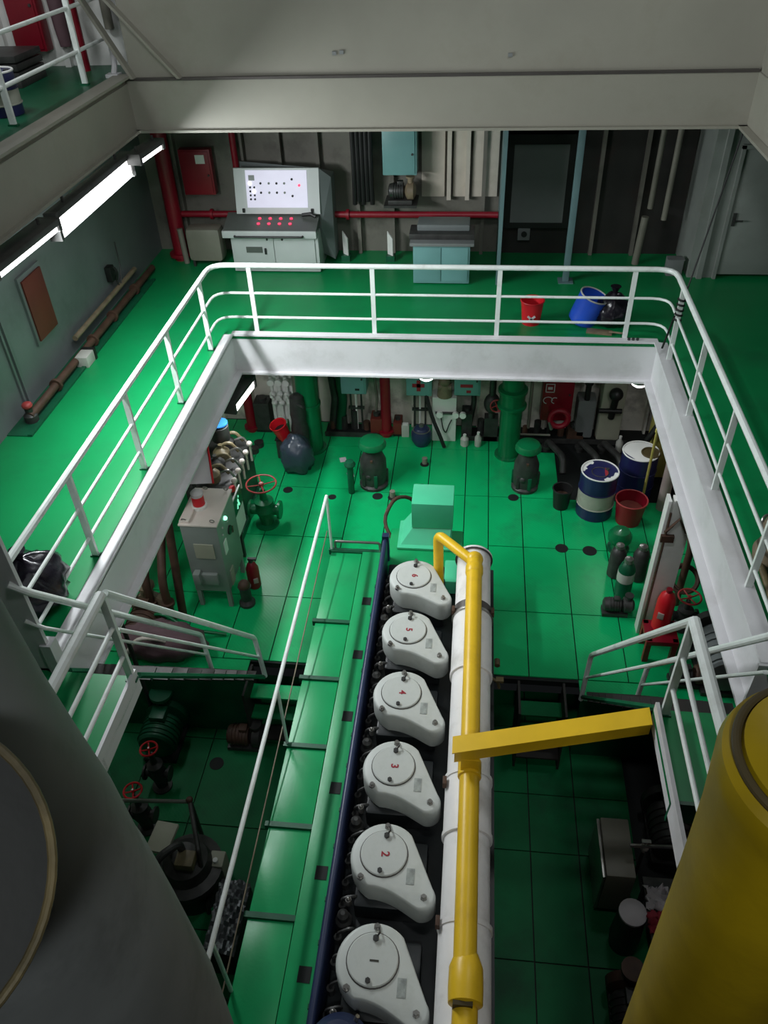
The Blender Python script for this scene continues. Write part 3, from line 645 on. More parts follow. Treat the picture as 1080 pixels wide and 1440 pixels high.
def wheel(parent, c, R, m, axis=(0, 0, 1), n=4, r=.014):
    mb = MB().ring(c, R, r, axis=axis, n=28)
    hw = build('handwheel', mb, m, parent)
    Q = Vector(axis).to_track_quat('Z', 'Y'); c = Vector(c)
    for i in range(n):
        a = math.pi * i / n * 2 + .4
        build('spoke', MB().cyl(c - Q @ Vector((0, 0, .02)), c + Q @ Vector((R * math.cos(a), R * math.sin(a), 0)), r * .75, seg=6), m, hw)
    build('hub', MB().cyl(c - Q @ Vector((0, 0, .035)), c + Q @ Vector((0, 0, .02)), R * .16, seg=10), m, hw)
    return hw
def valve(label, x, y, z, h, R, wm, bm_, rb=.09, group=None):
    t = thing('handwheel_valve', label, 'valve', (x, y, z), group)
    build('valve_body', MB().lathe((x, y, z), [(rb * 1.5, 0), (rb * 1.5, .03), (rb * .8, .04), (rb, h * .25), (rb * 1.35, h * .38), (rb, h * .5), (rb * 1.2, h * .52), (rb * 1.2, h * .58), (rb * .5, h * .62), (rb * .35, h * .85)], 20), bm_, t)
    build('side_flange', MB().cyl((x - rb * 2, y, z + h * .36), (x - rb * 1.7, y, z + h * .36), rb * 1.2, seg=16).cyl((x - rb * 1.7, y, z + h * .36), (x, y, z + h * .36), rb * .7), bm_, t)
    build('side_flange', MB().cyl((x + rb * 2, y, z + h * .36), (x + rb * 1.7, y, z + h * .36), rb * 1.2, seg=16).cyl((x + rb * 1.7, y, z + h * .36), (x, y, z + h * .36), rb * .7), bm_, t)
    build('spindle', MB().cyl((x, y, z + h * .6), (x, y, z + h), .012, seg=8), M['steel'], t)
    wheel(t, (x, y, z + h * .97), R, wm)
    return t
def motor_pump(label, x, y, z, L, r, m, m2, axis='y', group=None, name='electric_pump'):
    """horizontal motor with end covers, feet, terminal box and a volute with flange"""
    t = thing(name, label, 'pump', (x, y, z), group)
    ax = (0, 1, 0) if axis == 'y' else (1, 0, 0); D_ = Vector(ax); c = Vector((x, y, z + r + .08))
    build('motor_body', MB().lathe(c - D_ * L / 2, [(r * .5, 0), (r * .9, .02), (r, .05), (r, L * .6), (r * .9, L * .64)], 20, axis=ax), m, t)
    for k in range(5): build('cooling_fin', MB().lathe(c - D_ * (L / 2 - .08 - k * L * .1), [(r, 0), (r * 1.08, .004), (r * 1.08, .014), (r, .018)], 20, axis=ax), m, t)
    build('pump_casing', MB().lathe(c + D_ * L * .15, [(r * .5, 0), (r * .75, .03), (r * 1.15, .06), (r * 1.15, .16), (r * .6, .2)], 20, axis=ax), m2, t)
    build('discharge', MB().cyl(c + D_ * (L * .15 + .11), c + D_ * (L * .15 + .11) + Vector((0, 0, r * 1.9)), r * .4).cyl(c + D_ * (L * .15 + .11) + Vector((0, 0, r * 1.75)), c + D_ * (L * .15 + .11) + Vector((0, 0, r * 1.95)), r * .62), m2, t)
    bx, by = (r * .9, L / 2) if axis == 'y' else (L / 2, r * .9)
    build('base_frame', MB().box(x - bx, x + bx, y - by, y + by, z, z + .07, .008), M['dsteel'], t)
    build('terminal_box', MB().box(c.x - r * .4, c.x + r * .4, c.y - r * .4, c.y + r * .4, c.z + r * .8, c.z + r * 1.35, .008), m, t)
    return t
def cabinet(name, label, x0, x1, y0, y1, z0, z1, m, cat='cabinet', door=True, marks=None):
    t = thing(name, label, cat, ((x0 + x1) / 2, (y0 + y1) / 2, z0))
    build('cabinet_body', MB().box(x0, x1, y0, y1, z0, z1, .012), m, t)
    if door:
        d_ = build('cabinet_door', MB().box(x0 + .03, x1 - .03, y0 - .018, y0 - .001, z0 + .03, z1 - .03, .006), m, t)
        build('door_latch', MB().cyl((x1 - .07, y0 - .04, (z0 + z1) / 2 - .04), (x1 - .07, y0 - .018, (z0 + z1) / 2 - .04), .018, seg=10), M['dsteel'], d_)
    for (mx0, mx1, mz0, mz1, mm) in (marks or ()):
        build('marking', MB().box(mx0, mx1, y0 - .026, y0 - .019, mz0, mz1), mm, t)
    return t

# ================================================================== LAMPS
def tube_lamp(label, a, b, wdt, power, m_diff, z_drop=.06, tilt=0.0):
    a, b = Vector(a), Vector(b); mid = (a + b) / 2; d = b - a; L = d.length; ang = math.atan2(d.y, d.x)
    t = thing('tube_lamp', label, 'lamp', mid, rz=ang)
    build('lamp_housing', MB().box(-L / 2, L / 2, -wdt / 2, wdt / 2, 0, .07, .015), M['dsteel'], t, world=False)
    build('diffuser', MB().box(-L / 2 + .03, L / 2 - .03, -wdt / 2 + .02, wdt / 2 - .02, -z_drop, 0, .02), m_diff, t, world=False)
    for s_ in (-1, 1): build('end_cap', MB().box(s_ * L / 2 - .03, s_ * L / 2 + .03, -wdt / 2, wdt / 2, -z_drop - .005, .07, .01), M['dsteel'], t, world=False)
    for s_ in (-.7, .7): build('hanger', MB().box(s_ * L / 2 - .012, s_ * L / 2 + .012, -.012, .012, .07, .13), M['dsteel'], t, world=False)
    area('lamp_light', (0, 0, -z_drop - .02), L * .9, power, (-math.radians(tilt), 0, 0), sy_=wdt * .8, parent=t)
    return t
tube_lamp('lit tube lamp under the upper port walkway, nearest the camera', (-4.40, 6.5, 2.70), (-4.36, 7.75, 2.70), .24, 190, M['lamp'], .06, 55)
tube_lamp('long glowing lamp panel between two tube lamps under the upper walkway', (-4.40, 7.9, 2.70), (-4.40, 10.1, 2.70), .14, 240, M['lamp'], .22, 55)
tube_lamp('lit tube lamp at the far inner corner under the upper walkway', (-4.26, 10.0, 2.70), (-4.2, 10.7, 2.70), .2, 25, M['lamp'], .06, 45)
tube_lamp('slanting tube lamp under the far port corner of the deck opening', (-3.66, 10.0, -.84), (-3.54, 10.8, -.84), .3, 16, M['lamp'], .14)
def round_lamp(label, x, y, z, power):
    t = thing('round_lamp', label, 'lamp', (x, y, z))
    build('lamp_base', MB().cyl((x, y, z), (x, y, z + .05), .13, seg=24), M['steel'], t)
    build('lamp_dome', MB().lathe((x, y, z), [(.0, -.075), (.07, -.07), (.11, -.04), (.125, 0)], 24), M['lamp'], t)
    build('bracket', MB().box(x - .02, x + .02, y - .02, y + .02, z + .05, -.06), M['dsteel'], t)
    l = bpy.data.lights.new('lamp_light', 'AREA'); l.shape = 'DISK'; l.size = .24; l.energy = power; l.color = (.95, .98, 1)
    o = bpy.data.objects.new('lamp_light', l); C.objects.link(o); o.parent = t; o.location = (0, 0, -.09)
    return t
round_lamp('round lit lamp under the deck edge between two teal cabinets', -.67, 10.82, -.72, 4)
round_lamp('round lit lamp under the starboard corner of the deck opening', 2.55, 10.82, -.74, 4)
# work lamps further under the side decks (hidden by the girders)
tube_lamp('tube lamp under the port side of the middle deck', (-4.6, 6.4, -.25), (-4.6, 7.6, -.25), .14, 12, M['lamp'])

# ================================================================== CONSOLE (mid deck)
co = thing('control_console', 'grey engine control console with backlit sloping panel and red lamps', 'console', (-3.38, 13.2, 0))
build('console_body', MB().box(-4.14, -2.63, 12.98, 13.75, 0.02, .68, .01), M['console'], co)
build('plinth', MB().box(-4.1, -2.67, 13.02, 13.7, 0, .02), M['dsteel'], co)
for x0, x1 in ((-4.09, -3.40), (-3.36, -2.69)):
    dd = build('console_door', MB().box(x0, x1, 12.955, 12.979, .07, .64, .006), M['console'], co)
    hx = x1 - .1 if x0 < -4 else x0 + .12
    for zz in (.59, .12): build('door_lock', MB().cyl((hx, 12.94, zz), (hx, 12.956, zz), .018, seg=10), M['black'], dd)
    if x0 < -4:
        build('louvre_panel', MB().box(-3.88, -3.60, 12.945, 12.956, .36, .46), M['desk'], dd)
        build('door_handle', MB().box(-3.56, -3.53, 12.92, 12.95, .34, .44, .004), M['black'], dd)
build('desk_edge', MB().box(-4.22, -2.62, 12.80, 12.98, .66, .78, .012), M['console'], co)
build('grab_rail', MB().tube([(-4.0, 12.80, .70), (-4.0, 12.76, .70), (-2.85, 12.76, .70), (-2.85, 12.80, .70)], .018, 8, rad=.02), M['black'], co)
build('desk_top', MB().hull8([(-4.2, 12.82, .76), (-2.62, 12.82, .76), (-2.62, 13.28, .76), (-4.2, 13.28, .76), (-4.2, 12.82, .785), (-2.62, 12.82, .785), (-2.62, 13.28, .93), (-4.2, 13.28, .93)]), M['desk'], co)
sl = (13.28 - 13.28)
def pan(x0, x1, z0, z1, out, th):  # plate on the sloping upper panel; slope line from (13.24,.93) to (13.40,1.62)
    def py(z): return 13.24 + (z - .93) * (.16 / .69)
    return [(x0, py(z0) - out - th, z0), (x1, py(z0) - out - th, z0), (x1, py(z0) - out, z0), (x0, py(z0) - out, z0), (x0, py(z1) - out - th, z1), (x1, py(z1) - out - th, z1), (x1, py(z1) - out, z1), (x0, py(z1) - out, z1)]
build('upper_panel', MB().hull8(pan(-4.03, -2.6, .93, 1.62, 0, .04)), M['console'], co)
build('panel_side', MB().hull8([(-2.6, 13.2, .7), (-2.42, 13.35, .1), (-2.42, 13.75, .1), (-4.03, 13.75, .7), (-2.6, 13.36, 1.62), (-2.42, 13.45, 1.45), (-2.42, 13.75, 1.45), (-4.03, 13.75, 1.62)]), M['consoled'], co)
scr = build('backlit_panel', MB().hull8(pan(-3.83, -2.80, 1.03, 1.59, .04, .012)), M['screen'], co)
def knob(x, z, r, m, nm='indicator'):
    y = 13.24 + (z - .93) * (.16 / .69) - .052
    build(nm, MB().cyl((x, y - .018, z), (x, y, z), r, seg=8), m, scr)
for i, x in enumerate((-3.58, -3.44, -3.31, -3.18)):
    for z in (1.26, 1.40): knob(x, z, .018, M['black'] if i % 2 == 0 else M['cabg'])
for z in (1.21, 1.46): knob(-3.05, z, .018, M['black'])
knob(-2.93, 1.37, .02, M['ledred'])
for z in (1.16, 1.22, 1.28, 1.34):
    for x in (-3.76, -3.69): knob(x, z, .016, M['black'])
knob(-3.76, 1.40, .03, M['ledwhite']); knob(-3.70, 1.28, .03, M['ledwhite'])
build('label_block', MB().hull8(pan(-3.78, -3.68, 1.44, 1.52, .052, .003)), M['cabg'], scr)
for (x, z) in ((-3.9, .985), (-2.73, .985)): build('panel_lock', MB().box(x - .02, x + .02, 13.18, 13.22, z - .03, z + .03), M['black'], co)
for i in range(4):
    for j in range(2):
        x = -3.62 + i * .18; y = 12.98 + j * .13; z = .785 + (y - 12.82) * .315
        build('push_button', MB().cyl((x, y, z), (x, y, z + .02), .026, seg=10), M['ledred'], co)
build('telephone_handset', MB().tube([(-2.9, 13.15, .93), (-2.75, 13.12, .96), (-2.66, 13.1, .92)], .03, 8), M['black'], co)

# green bench cabinet
t = thing('bench_cabinet', 'teal bench cabinet with pale worktop right of the console', 'cabinet', (-.53, 12.8, 0))
build('cabinet_body', MB().box(-1.0, -.08, 12.56, 13.1, .02, .66, .01), M['teal'], t)
for x0, x1 in ((-.97, -.55), (-.53, -.11)): build('cabinet_door', MB().box(x0, x1, 12.545, 12.56, .06, .62, .005), M['teal'], t)
build('worktop', MB().box(-1.05, -.02, 12.5, 13.15, .66, .71, .006), M['board'], t)
t = thing('tool_tray', 'dark grey flat box lying on the teal bench cabinet', 'box', (-.53, 12.9, .71))
build('box_body', MB().box(-1.07, -.02, 12.66, 13.1, .71, .80, .01), M['dsteel'], t)
build('box_lid', MB().box(-.95, -.1, 12.8, 13.2, .80, .90, .02), M['consoled'], t)

# wall fittings mid deck
cabinet('fire_box', 'dark red fire hose box on the back bulkhead at the left', -5.05, -4.5, 13.7, 13.86, 1.08, 1.82, M['red'], 'fire box', marks=[(-4.76, -4.6, 1.6, 1.74, M['white'])])
pipe_thing('red_pipe', 'thick red vertical fire main at the left end of the back bulkhead', [(-5.27, 13.55, 0), (-5.27, 13.55, 2.9)], .13, M['red'], seg=20, flanges=[((-5.27, 13.55, .1), (0, 0, 1))])
pipe_thing('red_pipe', 'thin red vertical pipe between fire box and console', [(-4.08, 13.72, .8), (-4.08, 13.72, 2.9)], .055, M['red'])
pipe_thing('red_pipe', 'long horizontal red pipe along the back bulkhead', [(-5.3, 13.62, .78), (.36, 13.62, .78)], .055, M['red'], flanges=[((-4.6, 13.62, .78), (1, 0, 0)), ((-2.2, 13.62, .78), (1, 0, 0))])
for k, (x, lab) in enumerate(((-2.27, 'small white bracket plate standing on deck nearest the console'), (-1.48, 'small white bracket plate standing on deck beside the teal bench'))):
    t = thing('bracket_plate', lab, 'bracket', (x, 13.6, 0))
    build('plate', MB().hull8([(x - .05, 13.6, .1), (x + .05, 13.5, .1), (x + .06, 13.52, .1), (x - .04, 13.62, .1), (x - .05, 13.6, .5), (x + .05, 13.5, .4), (x + .06, 13.52, .4), (x - .04, 13.62, .5)]), M['white'], t)
    build('foot', MB().box(x - .07, x + .08, 13.48, 13.64, 0, .1), M['dkgreen'], t)
t = thing('cable_bundle', 'black hanging cable bundle between console and teal wall cabinet', 'cables', (-1.93, 13.7, .9))
for k in range(5): build('cable', MB().tube([(-2.08 + k * .075, 13.72, .92 + .05 * (k % 2)), (-2.06 + k * .07, 13.66, 1.5), (-2.08 + k * .075, 13.74, 2.85)], .04, 8, rad=.2), M['black'], t)
cabinet('wall_cabinet', 'teal wall cabinet above a grey motor on the back bulkhead', -1.56, -1.0, 13.5, 13.84, 1.46, 2.2, M['teal'])
motor_pump('small grey motor unit mounted under the teal wall cabinet', -1.28, 13.55, 1.0, .4, .12, M['dsteel'], M['tan'], 'x')
t = thing('motor_shelf', 'dark steel shelf carrying the grey motor on the back bulkhead', 'shelf', (-1.28, 13.65, .9))
build('shelf_board', MB().box(-1.55, -1.0, 13.4, 13.95, .96, 1.0), M['dsteel'], t)
t = thing('whiteboard', 'grey-white board in black frame right of the partition', 'board', (.98, 13.9, .6))
build('frame', MB().box(.46, 1.55, 13.78, 13.9, .5, 2.0), M['black'], t)
build('board_face', MB().box(.57, 1.45, 13.765, 13.78, .6, 1.85), M['board'], t)
t = thing('socket_box', 'small grey socket box under the framed board', 'box', (.83, 13.85, .3))
build('box_body', MB().box(.72, .93, 13.8, 13.99, .28, .5, .01), M['board'], t)
build('socket', MB().cyl((.83, 13.78, .39), (.83, 13.8, .39), .05), M['black'], t)
t = thing('teal_post', 'slim teal post from deck to ceiling right of the framed board', 'post', (1.5, 12.76, 0))
build('post_shaft', MB().box(1.45, 1.55, 12.71, 12.81, .012, 2.9, .01), M['tealp'], t)
build('base_plate', MB().box(1.38, 1.62, 12.64, 12.88, 0, .012), M['tealp'], t)
pipe_thing('pale_pipe', 'pale pipe stub in the dark corner, left of two', [(2.83, 13.6, .9), (2.85, 13.6, 2.9)], .045, M['creamd'])
pipe_thing('pale_pipe', 'pale pipe in the dark corner, right of two, nearer the cabin', [(3.06, 13.5, .75), (3.08, 13.5, 2.9)], .045, M['creamd'])
pipe_thing('pale_pipe', 'short pale pipe rising from deck in the dark corner', [(2.72, 13.5, 0), (2.76, 13.5, .8)], .06, M['creamd'])
t = thing('small_box', 'small grey carton on deck beside the cabin wall', 'box', (3.26, 13.1, 0))
build('carton', MB().box(3.15, 3.4, 13.0, 13.2, 0, .27, .006), M['board'], t)
build('flap', MB().box(3.14, 3.41, 12.99, 13.1, .27, .28), M['board'], t)
t = thing('white_tank', 'round-cornered off-white tank on legs left of the console', 'tank', (-4.75, 13.3, 0))
build('tank_body', MB().box(-5.0, -4.38, 13.15, 13.5, .1, .68, .09), M['creamd'], t)
for x in (-4.93, -4.46): build('leg', MB().box(x - .02, x + .02, 13.2, 13.24, 0, .15), M['dsteel'], t)
pipe_thing('standpipe', 'short pale standpipe left of the off-white tank', [(-5.12, 13.35, 0), (-5.16, 13.4, .6)], .05, M['creamd'])
bucket('red plastic bucket on the deck behind the railing', .88, 11.22, 0, .17, .36, M['redb'], inner=M['black'])
bx = bpy.data.objects['bucket']
build('tape_cross', MB().box(.80, .94, 11.045, 11.055, .12, .15, ry=.7).box(.80, .94, 11.045, 11.055, .12, .15, ry=-.7), M['cloth'], bx)
t = thing('waste_drum', 'bright blue plastic drum leaning open beside a black bag', 'drum', (1.74, 11.2, 0))
axd = (.32, -.1, .95)
build('drum_body', MB().lathe((1.62, 11.25, .02), [(.17, 0), (.21, .04), (.215, .44), (.2, .46), (.17, .1), (0, .1)], 28, axis=axd), M['bluep'], t)
build('rim', MB().ring(Vector((1.62, 11.25, .02)) + Vector(axd).normalized() * .46, .21, .012, axis=axd), M['bottle'], t)
bag('waste_bag', 'black plastic bag slumped right of the bright blue drum', (2.05, 11.2, .22), (.24, .24, .26), M['bagb'], 0, 3)
t = thing('dust_pan', 'tan tray lying on the deck in front of blue drum', 'tray', (1.9, 10.95, 0))
build('pan', MB().box(1.68, 2.05, 10.86, 11.0, 0, .025, .005, rz=-.2), M['tan'], t)
build('pan_handle', MB().cyl((2.0, 10.9, .03), (2.2, 10.86, .03), .014, seg=8), M['tan'], t)

# port bulkhead fittings
t = thing('access_panel', 'red-brown rectangular panel on the grey port bulkhead', 'panel', (-5.77, 9.38, .6))
build('panel_frame', MB().box(-5.8, -5.765, 9.08, 9.70, .58, 1.52), M['wallg'], t)
build('panel_plate', MB().box(-5.765, -5.74, 9.13, 9.66, .63, 1.46, .005), M['redbrown'], t)
pipe_thing('brown_pipe', 'long rusty brown pipe low along the port bulkhead', [(-5.6, 8.1, .1), (-5.6, 12.9, .1)], .055, M['brown'], flanges=[((-5.6, y, .1), (0, 1, 0)) for y in (8.9, 10.2, 11.0, 12.0)])
pipe_thing('grey_pipe', 'pale pipe lying above the rusty brown pipe by the port bulkhead', [(-5.7, 9.9, .28), (-5.7, 12.4, .28)], .04, M['tan'])
t = thing('junction_box', 'small white box on deck against the port bulkhead', 'box', (-5.6, 9.68, 0))
build('box_body', MB().box(-5.6, -5.42, 9.55, 9.8, .0, .16, .01), M['bottle'], t)
build('box_strap', MB().box(-5.61, -5.41, 9.8, 9.86, 0, .17), M['black'], t)
t = thing('suction_valve', 'small dark red knob valve at the near end of the brown pipe', 'valve', (-5.62, 8.2, 0))
build('valve_body', MB().lathe((-5.62, 8.15, 0), [(.09, 0), (.09, .1), (.05, .14), (.05, .2)], 14), M['dsteel'], t)
build('knob', MB().sph((-5.62, 8.15, .24), (.07, .07, .05), 12, 8), M['wheelred'], t)
t = thing('wall_telephone', 'black wall telephone low on the grey port bulkhead', 'telephone', (-5.76, 11.6, .45))
build('phone_body', MB().box(-5.8, -5.7, 11.52, 11.68, .42, .66, .015), M['black'], t)
build('handset', MB().tube([(-5.67, 11.6, .64), (-5.63, 11.6, .56), (-5.67, 11.6, .44)], .022, 8, rad=.05), M['black'], t)
build('cord', MB().tube([(-5.7, 11.62, .44), (-5.68, 11.7, .25), (-5.7, 11.9, .5), (-5.74, 12.0, .9)], .01, 6, rad=.1), M['dsteel'], t)
t = thing('gutter_curb', 'dark green drip channel at the foot of the port bulkhead', 'gutter', (-5.62, 8.6, 0))
build('curb', MB().box(-5.52, -5.46, 7.8, 12.6, 0, .03), M['dkgreen'], t)
build('channel', MB().box(-5.8, -5.52, 7.8, 12.6, .0, .012), M['dkgreen'], t)
# trash bag left, clutter right
bag('rubbish_bag', 'black rubbish bag behind the port railing near the ladder', (-4.08, 5.0, .27), (.34, .36, .32), M['bagb'], 0, 5)
t = thing('spare_part', 'tan cast machine part on deck behind the starboard railing', 'machine part', (3.05, 6.1, 0))
build('casting', MB().lathe((3.06, 6.1, .02), [(.2, 0), (.22, .1), (.16, .25), (.2, .4), (.18, .46), (.05, .46)], 20), M['tan'], t)
build('clamp_ring', MB().ring((2.93, 6.2, .42), .06, .014, axis=(.2, -.6, .5)), M['steel'], t)
motor_pump('black motor lying on deck beside the tan casting', 3.1, 5.55, 0, .6, .16, M['dsteel'], M['black'])
pipe_thing('deck_tube', 'dull brass tube lying against the starboard coaming', [(2.88, 5.2, .04), (2.9, 6.0, .05)], .035, M['brass'])
pipe_thing('hanging_wire', 'thin black wire from the upper girder corner to the starboard rail', [(3.17, 10.7, 2.84), (2.76, 10.1, 1.1), (2.68, 10.14, .6)], .010, M['black'], rad=.02, seg=6, cat='wire')
t = thing('rail_lashing', 'black lashing knotted round the far starboard rail post', 'rope', (2.73, 10.12, .3))
for k in range(5): build('rope_turn', MB().ring((2.72, 10.12, .62 + .07 * k), .045, .014, axis=(.2, .1 * (k % 2), 1), n=14, seg=6), M['black'], t)
build('rope_tail', MB().tube([(2.68, 10.15, .65), (2.66, 10.2, .4), (2.62, 10.2, .15)], .014, 6), M['black'], t)
t = thing('nut_pile', 'small dark fittings lying on the coaming ledge at the starboard corner', 'fittings', (2.2, 10.62, .03))
for k in range(3): build('fitting', MB().cyl((2.25 + .06 * k, 10.66, .03), (2.25 + .06 * k, 10.66, .06), .022, seg=6), M['dsteel'], t)

# upper port deck
cabinet('fire_locker', 'large red locker on the white upper bulkhead', -6.08, -5.66, 11.3, 11.5, 3.68, 4.8, M['red'], 'locker')
t = thing('hanging_garment', 'dull mauve overall hanging beside the red locker', 'garment', (-5.5, 11.4, 3.9))
build('garment_body', MB().lathe((-5.45, 11.42, 3.72), [(.07, 0), (.09, .2), (.1, .6), (.12, .9), (.03, 1.0)], 14), M['pinkcloth'], t)
build('hook', MB().tube([(-5.45, 11.42, 4.7), (-5.45, 11.5, 4.8)], .01, 6), M['steel'], t)
pipe_thing('red_pipe', 'red vertical pipe passing through the upper port deck', [(-5.16, 11.2, 3.47), (-5.16, 11.2, 5.9)], .07, M['red'])
pipe_thing('pale_pipe', 'pale vent pipe in the corner of the upper port deck', [(-4.82, 11.46, 3.9), (-4.82, 11.46, 5.9)], .06, M['creamd'])
drum('blue and white drum standing behind the upper walkway railing', -5.15, 8.95, 3.47, .2, .42, M['drum'], M['drumw'])
t = thing('crate_stack', 'dark stack of flat crates on the upper port deck', 'crates', (-5.9, 10.6, 3.47))
for k in range(4): build('crate', MB().box(-6.3, -5.55, 10.2, 10.9, 3.47 + .09 * k, 3.545 + .09 * k, .01), M['dsteel'], t)
bag('waste_bag', 'black bag by the railing post of the upper port walkway', (-5.25, 8.15, 3.72), (.25, .3, .28), M['bagb'], 3.47, 9)
t = thing('mooring_clamp', 'grey clamp fitting at the far end of the upper walkway', 'fitting', (-4.62, 10.9, 3.5))
build('clamp_body', MB().tube([(-4.75, 11.2, 3.7), (-4.66, 11.0, 3.78), (-4.6, 10.85, 3.6), (-4.62, 10.8, 3.5)], .035, 8, rad=.1), M['coam'], t)
build('clamp_base', MB().box(-4.7, -4.54, 10.72, 10.86, 3.47, 3.51), M['coam'], t)

# ================================================================== LOWER FLOOR: BACK WALL ROW
def pillar_pipe(label, x, y, r, valve_z=None):
    t = thing('green_pipe', label, 'pipe', (x, y, ZF))
    build('pipe_shaft', MB().cyl((x, y, ZF + .02), (x, y, -.06), r, seg=28), M['pipegreen'], t)
    build('base_flange', MB().cyl((x, y, ZF), (x, y, ZF + .03), r * 1.3, seg=28), M['pipegreen'], t)
    if valve_z:
        build('butterfly_valve', MB().lathe((x, y, valve_z - .2), [(r, 0), (r * 1.35, .02), (r * 1.35, .06), (r * 1.15, .08), (r * 1.2, .3), (r * 1.35, .32), (r * 1.35, .37), (r, .39)], 24), M['pipegreen'], t)
    else:
        build('collar', MB().cyl((x, y, -2.05), (x, y, -2.0), r * 1.12, seg=24), M['pipegreen'], t)
    return t
pillar_pipe('thick green vertical pipe behind the grey bag', -2.87, 12.0, .2)
pillar_pipe('thick green vertical pipe with valve collar behind the starboard mushroom vent', .75, 12.0, .19, -1.78)
pipe_thing('red_pipe', 'red vertical pipe at the port end of the lower back bulkhead', [(-4.15, 12.52, ZF), (-4.18, 12.52, -.06)], .09, M['red'], flanges=[((-4.15, 12.52, -2.9), (0, 0, 1))])
pipe_thing('red_pipe', 'red vertical pipe between the two port-side teal cabinets', [(-1.53, 12.5, ZF), (-1.53, 12.5, -.06)], .095, M['red'], flanges=[((-1.53, 12.5, -2.9), (0, 0, 1))])
# white manifold
t = thing('valve_manifold', 'white pipe manifold with round gauges beside the port green pipe', 'manifold', (-3.45, 12.4, ZF))
for k, x in enumerate((-3.62, -3.48, -3.34)):
    build('manifold_pipe', MB().tube([(x, 12.45, ZF), (x - .02, 12.45, -1.75)], .038 if k else .03, 10), M['white'], t)
    build('gauge', MB().cyl((x + .02, 12.28, -1.80), (x + .02, 12.34, -1.80), .065, seg=18), M['white'], t)
    build('valve_bonnet', MB().sph((x, 12.4, -2.1), (.06, .07, .06), 12, 8).cyl((x, 12.3, -2.1), (x, 12.4, -2.1), .03, seg=8), M['white'], t)
    build('valve_bonnet', MB().sph((x + .02, 12.4, -2.28), (.06, .06, .05), 12, 8), M['white'], t)
build('manifold_plate', MB().box(-3.68, -3.26, 12.5, 12.54, -2.7, -1.4), M['white'], t)
cabinet('teal_cabinet', 'teal wall cabinet nearest the port green pipe on the lower bulkhead', -2.32, -1.86, 12.36, 12.7, -2.03, -1.3, M['teal'], marks=[(-2.06, -1.98, -1.94, -1.9, M['black'])])
cabinet('teal_cabinet', 'teal wall cabinet left of the white filter unit, red markings', -1.13, -.67, 12.36, 12.7, -2.03, -1.3, M['teal'], marks=[(-1.02, -.80, -1.84, -1.77, M['numred']), (-.94, -.87, -1.92, -1.7, M['numred'])])
cabinet('teal_cabinet', 'teal wall cabinet right of the white filter unit, red markings', -.27, .2, 12.36, 12.7, -2.0, -1.3, M['teal'], marks=[(-.16, .06, -1.82, -1.76, M['numred']), (-.05, .03, -1.93, -1.88, M['numred'])])
for x, lab in ((-2.1, 'dark fluted fitting hanging below the port teal cabinet'), (-.9, 'dark conduit cluster below the teal cabinet with red cross')):
    t = thing('conduit_cluster', lab, 'conduit', (x, 12.6, -2.9))
    for k in range(3): build('conduit', MB().tube([(x - .1 + .1 * k, 12.62, ZF + .02 + .0 * k), (x - .1 + .1 * k, 12.62, -2.03)], .02, 6), M['white'] if k == 1 else M['dsteel'], t)
    build('clip_bar', MB().box(x - .15, x + .15, 12.6, 12.66, -2.5, -2.46), M['dsteel'], t)
t = thing('white_filter_unit', 'white filter column with three round gauges and drooping black hose', 'filter unit', (-.43, 12.4, ZF))
build('column', MB().box(-.66, -.22, 12.36, 12.66, ZF, -2.06, .015), M['white'], t)
build('tan_valve_head', MB().cyl((-.44, 12.45, -2.06), (-.44, 12.45, -1.6), .14, .1).cyl((-.56, 12.4, -1.85), (-.32, 12.4, -1.85), .06).sph((-.44, 12.38, -1.72), .1), M['tan'], t)
for gx in (-.52, -.23, -.10): build('gauge', MB().cyl((gx, 12.24, -2.36), (gx, 12.3, -2.36), .06, seg=18), M['white'], t)
build('gauge_rail', MB().tube([(-.6, 12.33, -2.36), (-.05, 12.33, -2.36)], .025, 8), M['dsteel'], t)
build('black_hose', MB().tube([(-.78, 12.4, -2.0), (-.66, 12.25, -2.4), (-.5, 12.15, -2.75), (-.42, 12.12, ZF + .03)], .035, 8, rad=.25), M['black'], t)
build('cable_loops', MB().tube([(-.5, 12.33, -2.45), (-.45, 12.3, -2.7), (-.4, 12.33, -2.8), (-.35, 12.3, -2.6), (-.3, 12.33, -2.5)], .012, 6, rad=.1), M['dsteel'], t)
t = thing('cask', 'dark blue rounded cask beside the white filter column', 'cask', (-.82, 12.25, ZF))
build('cask_body', MB().lathe((-.85, 12.25, ZF), [(.13, 0), (.19, .12), (.19, .26), (.12, .37), (.05, .39)], 20), M['blue'], t)
build('cask_cap', MB().cyl((-.85, 12.25, ZF + .39), (-.85, 12.25, ZF + .43), .05).ring((-.85, 12.25, ZF + .32), .15, .012), M['steel'], t)
bottle('small white plastic bottle with pointed cap at the lower back bulkhead', -.05, 12.25, ZF, .24, .075)
bottle('tall white plastic bottle standing right of the pointed one', .2, 12.25, ZF, .3, .065)
bottle('white plastic bottle in front of the grey tank at starboard', 2.74, 12.2, ZF, .34, .065)
t = thing('paper_carton', 'small white carton standing left of the blue cask', 'carton', (-1.17, 12.5, ZF))
build('carton_body', MB().box(-1.24, -1.1, 12.45, 12.55, ZF, ZF + .26, .006), M['bottle'], t)
build('carton_top', MB().box(-1.22, -1.12, 12.46, 12.54, ZF + .26, ZF + .275), M['white'], t)
t = thing('ejector_unit', 'dark valve assembly with red handwheel behind the starboard green pipe', 'valve', (.4, 12.5, ZF))
build('stand', MB().box(.3, .55, 12.4, 12.6, ZF, ZF + .5), M['dsteel'], t)
build('body', MB().sph((.42, 12.45, -2.2), (.15, .14, .2)).cyl((.42, 12.45, ZF + .5), (.42, 12.45, -1.5), .06), M['dsteel'], t)
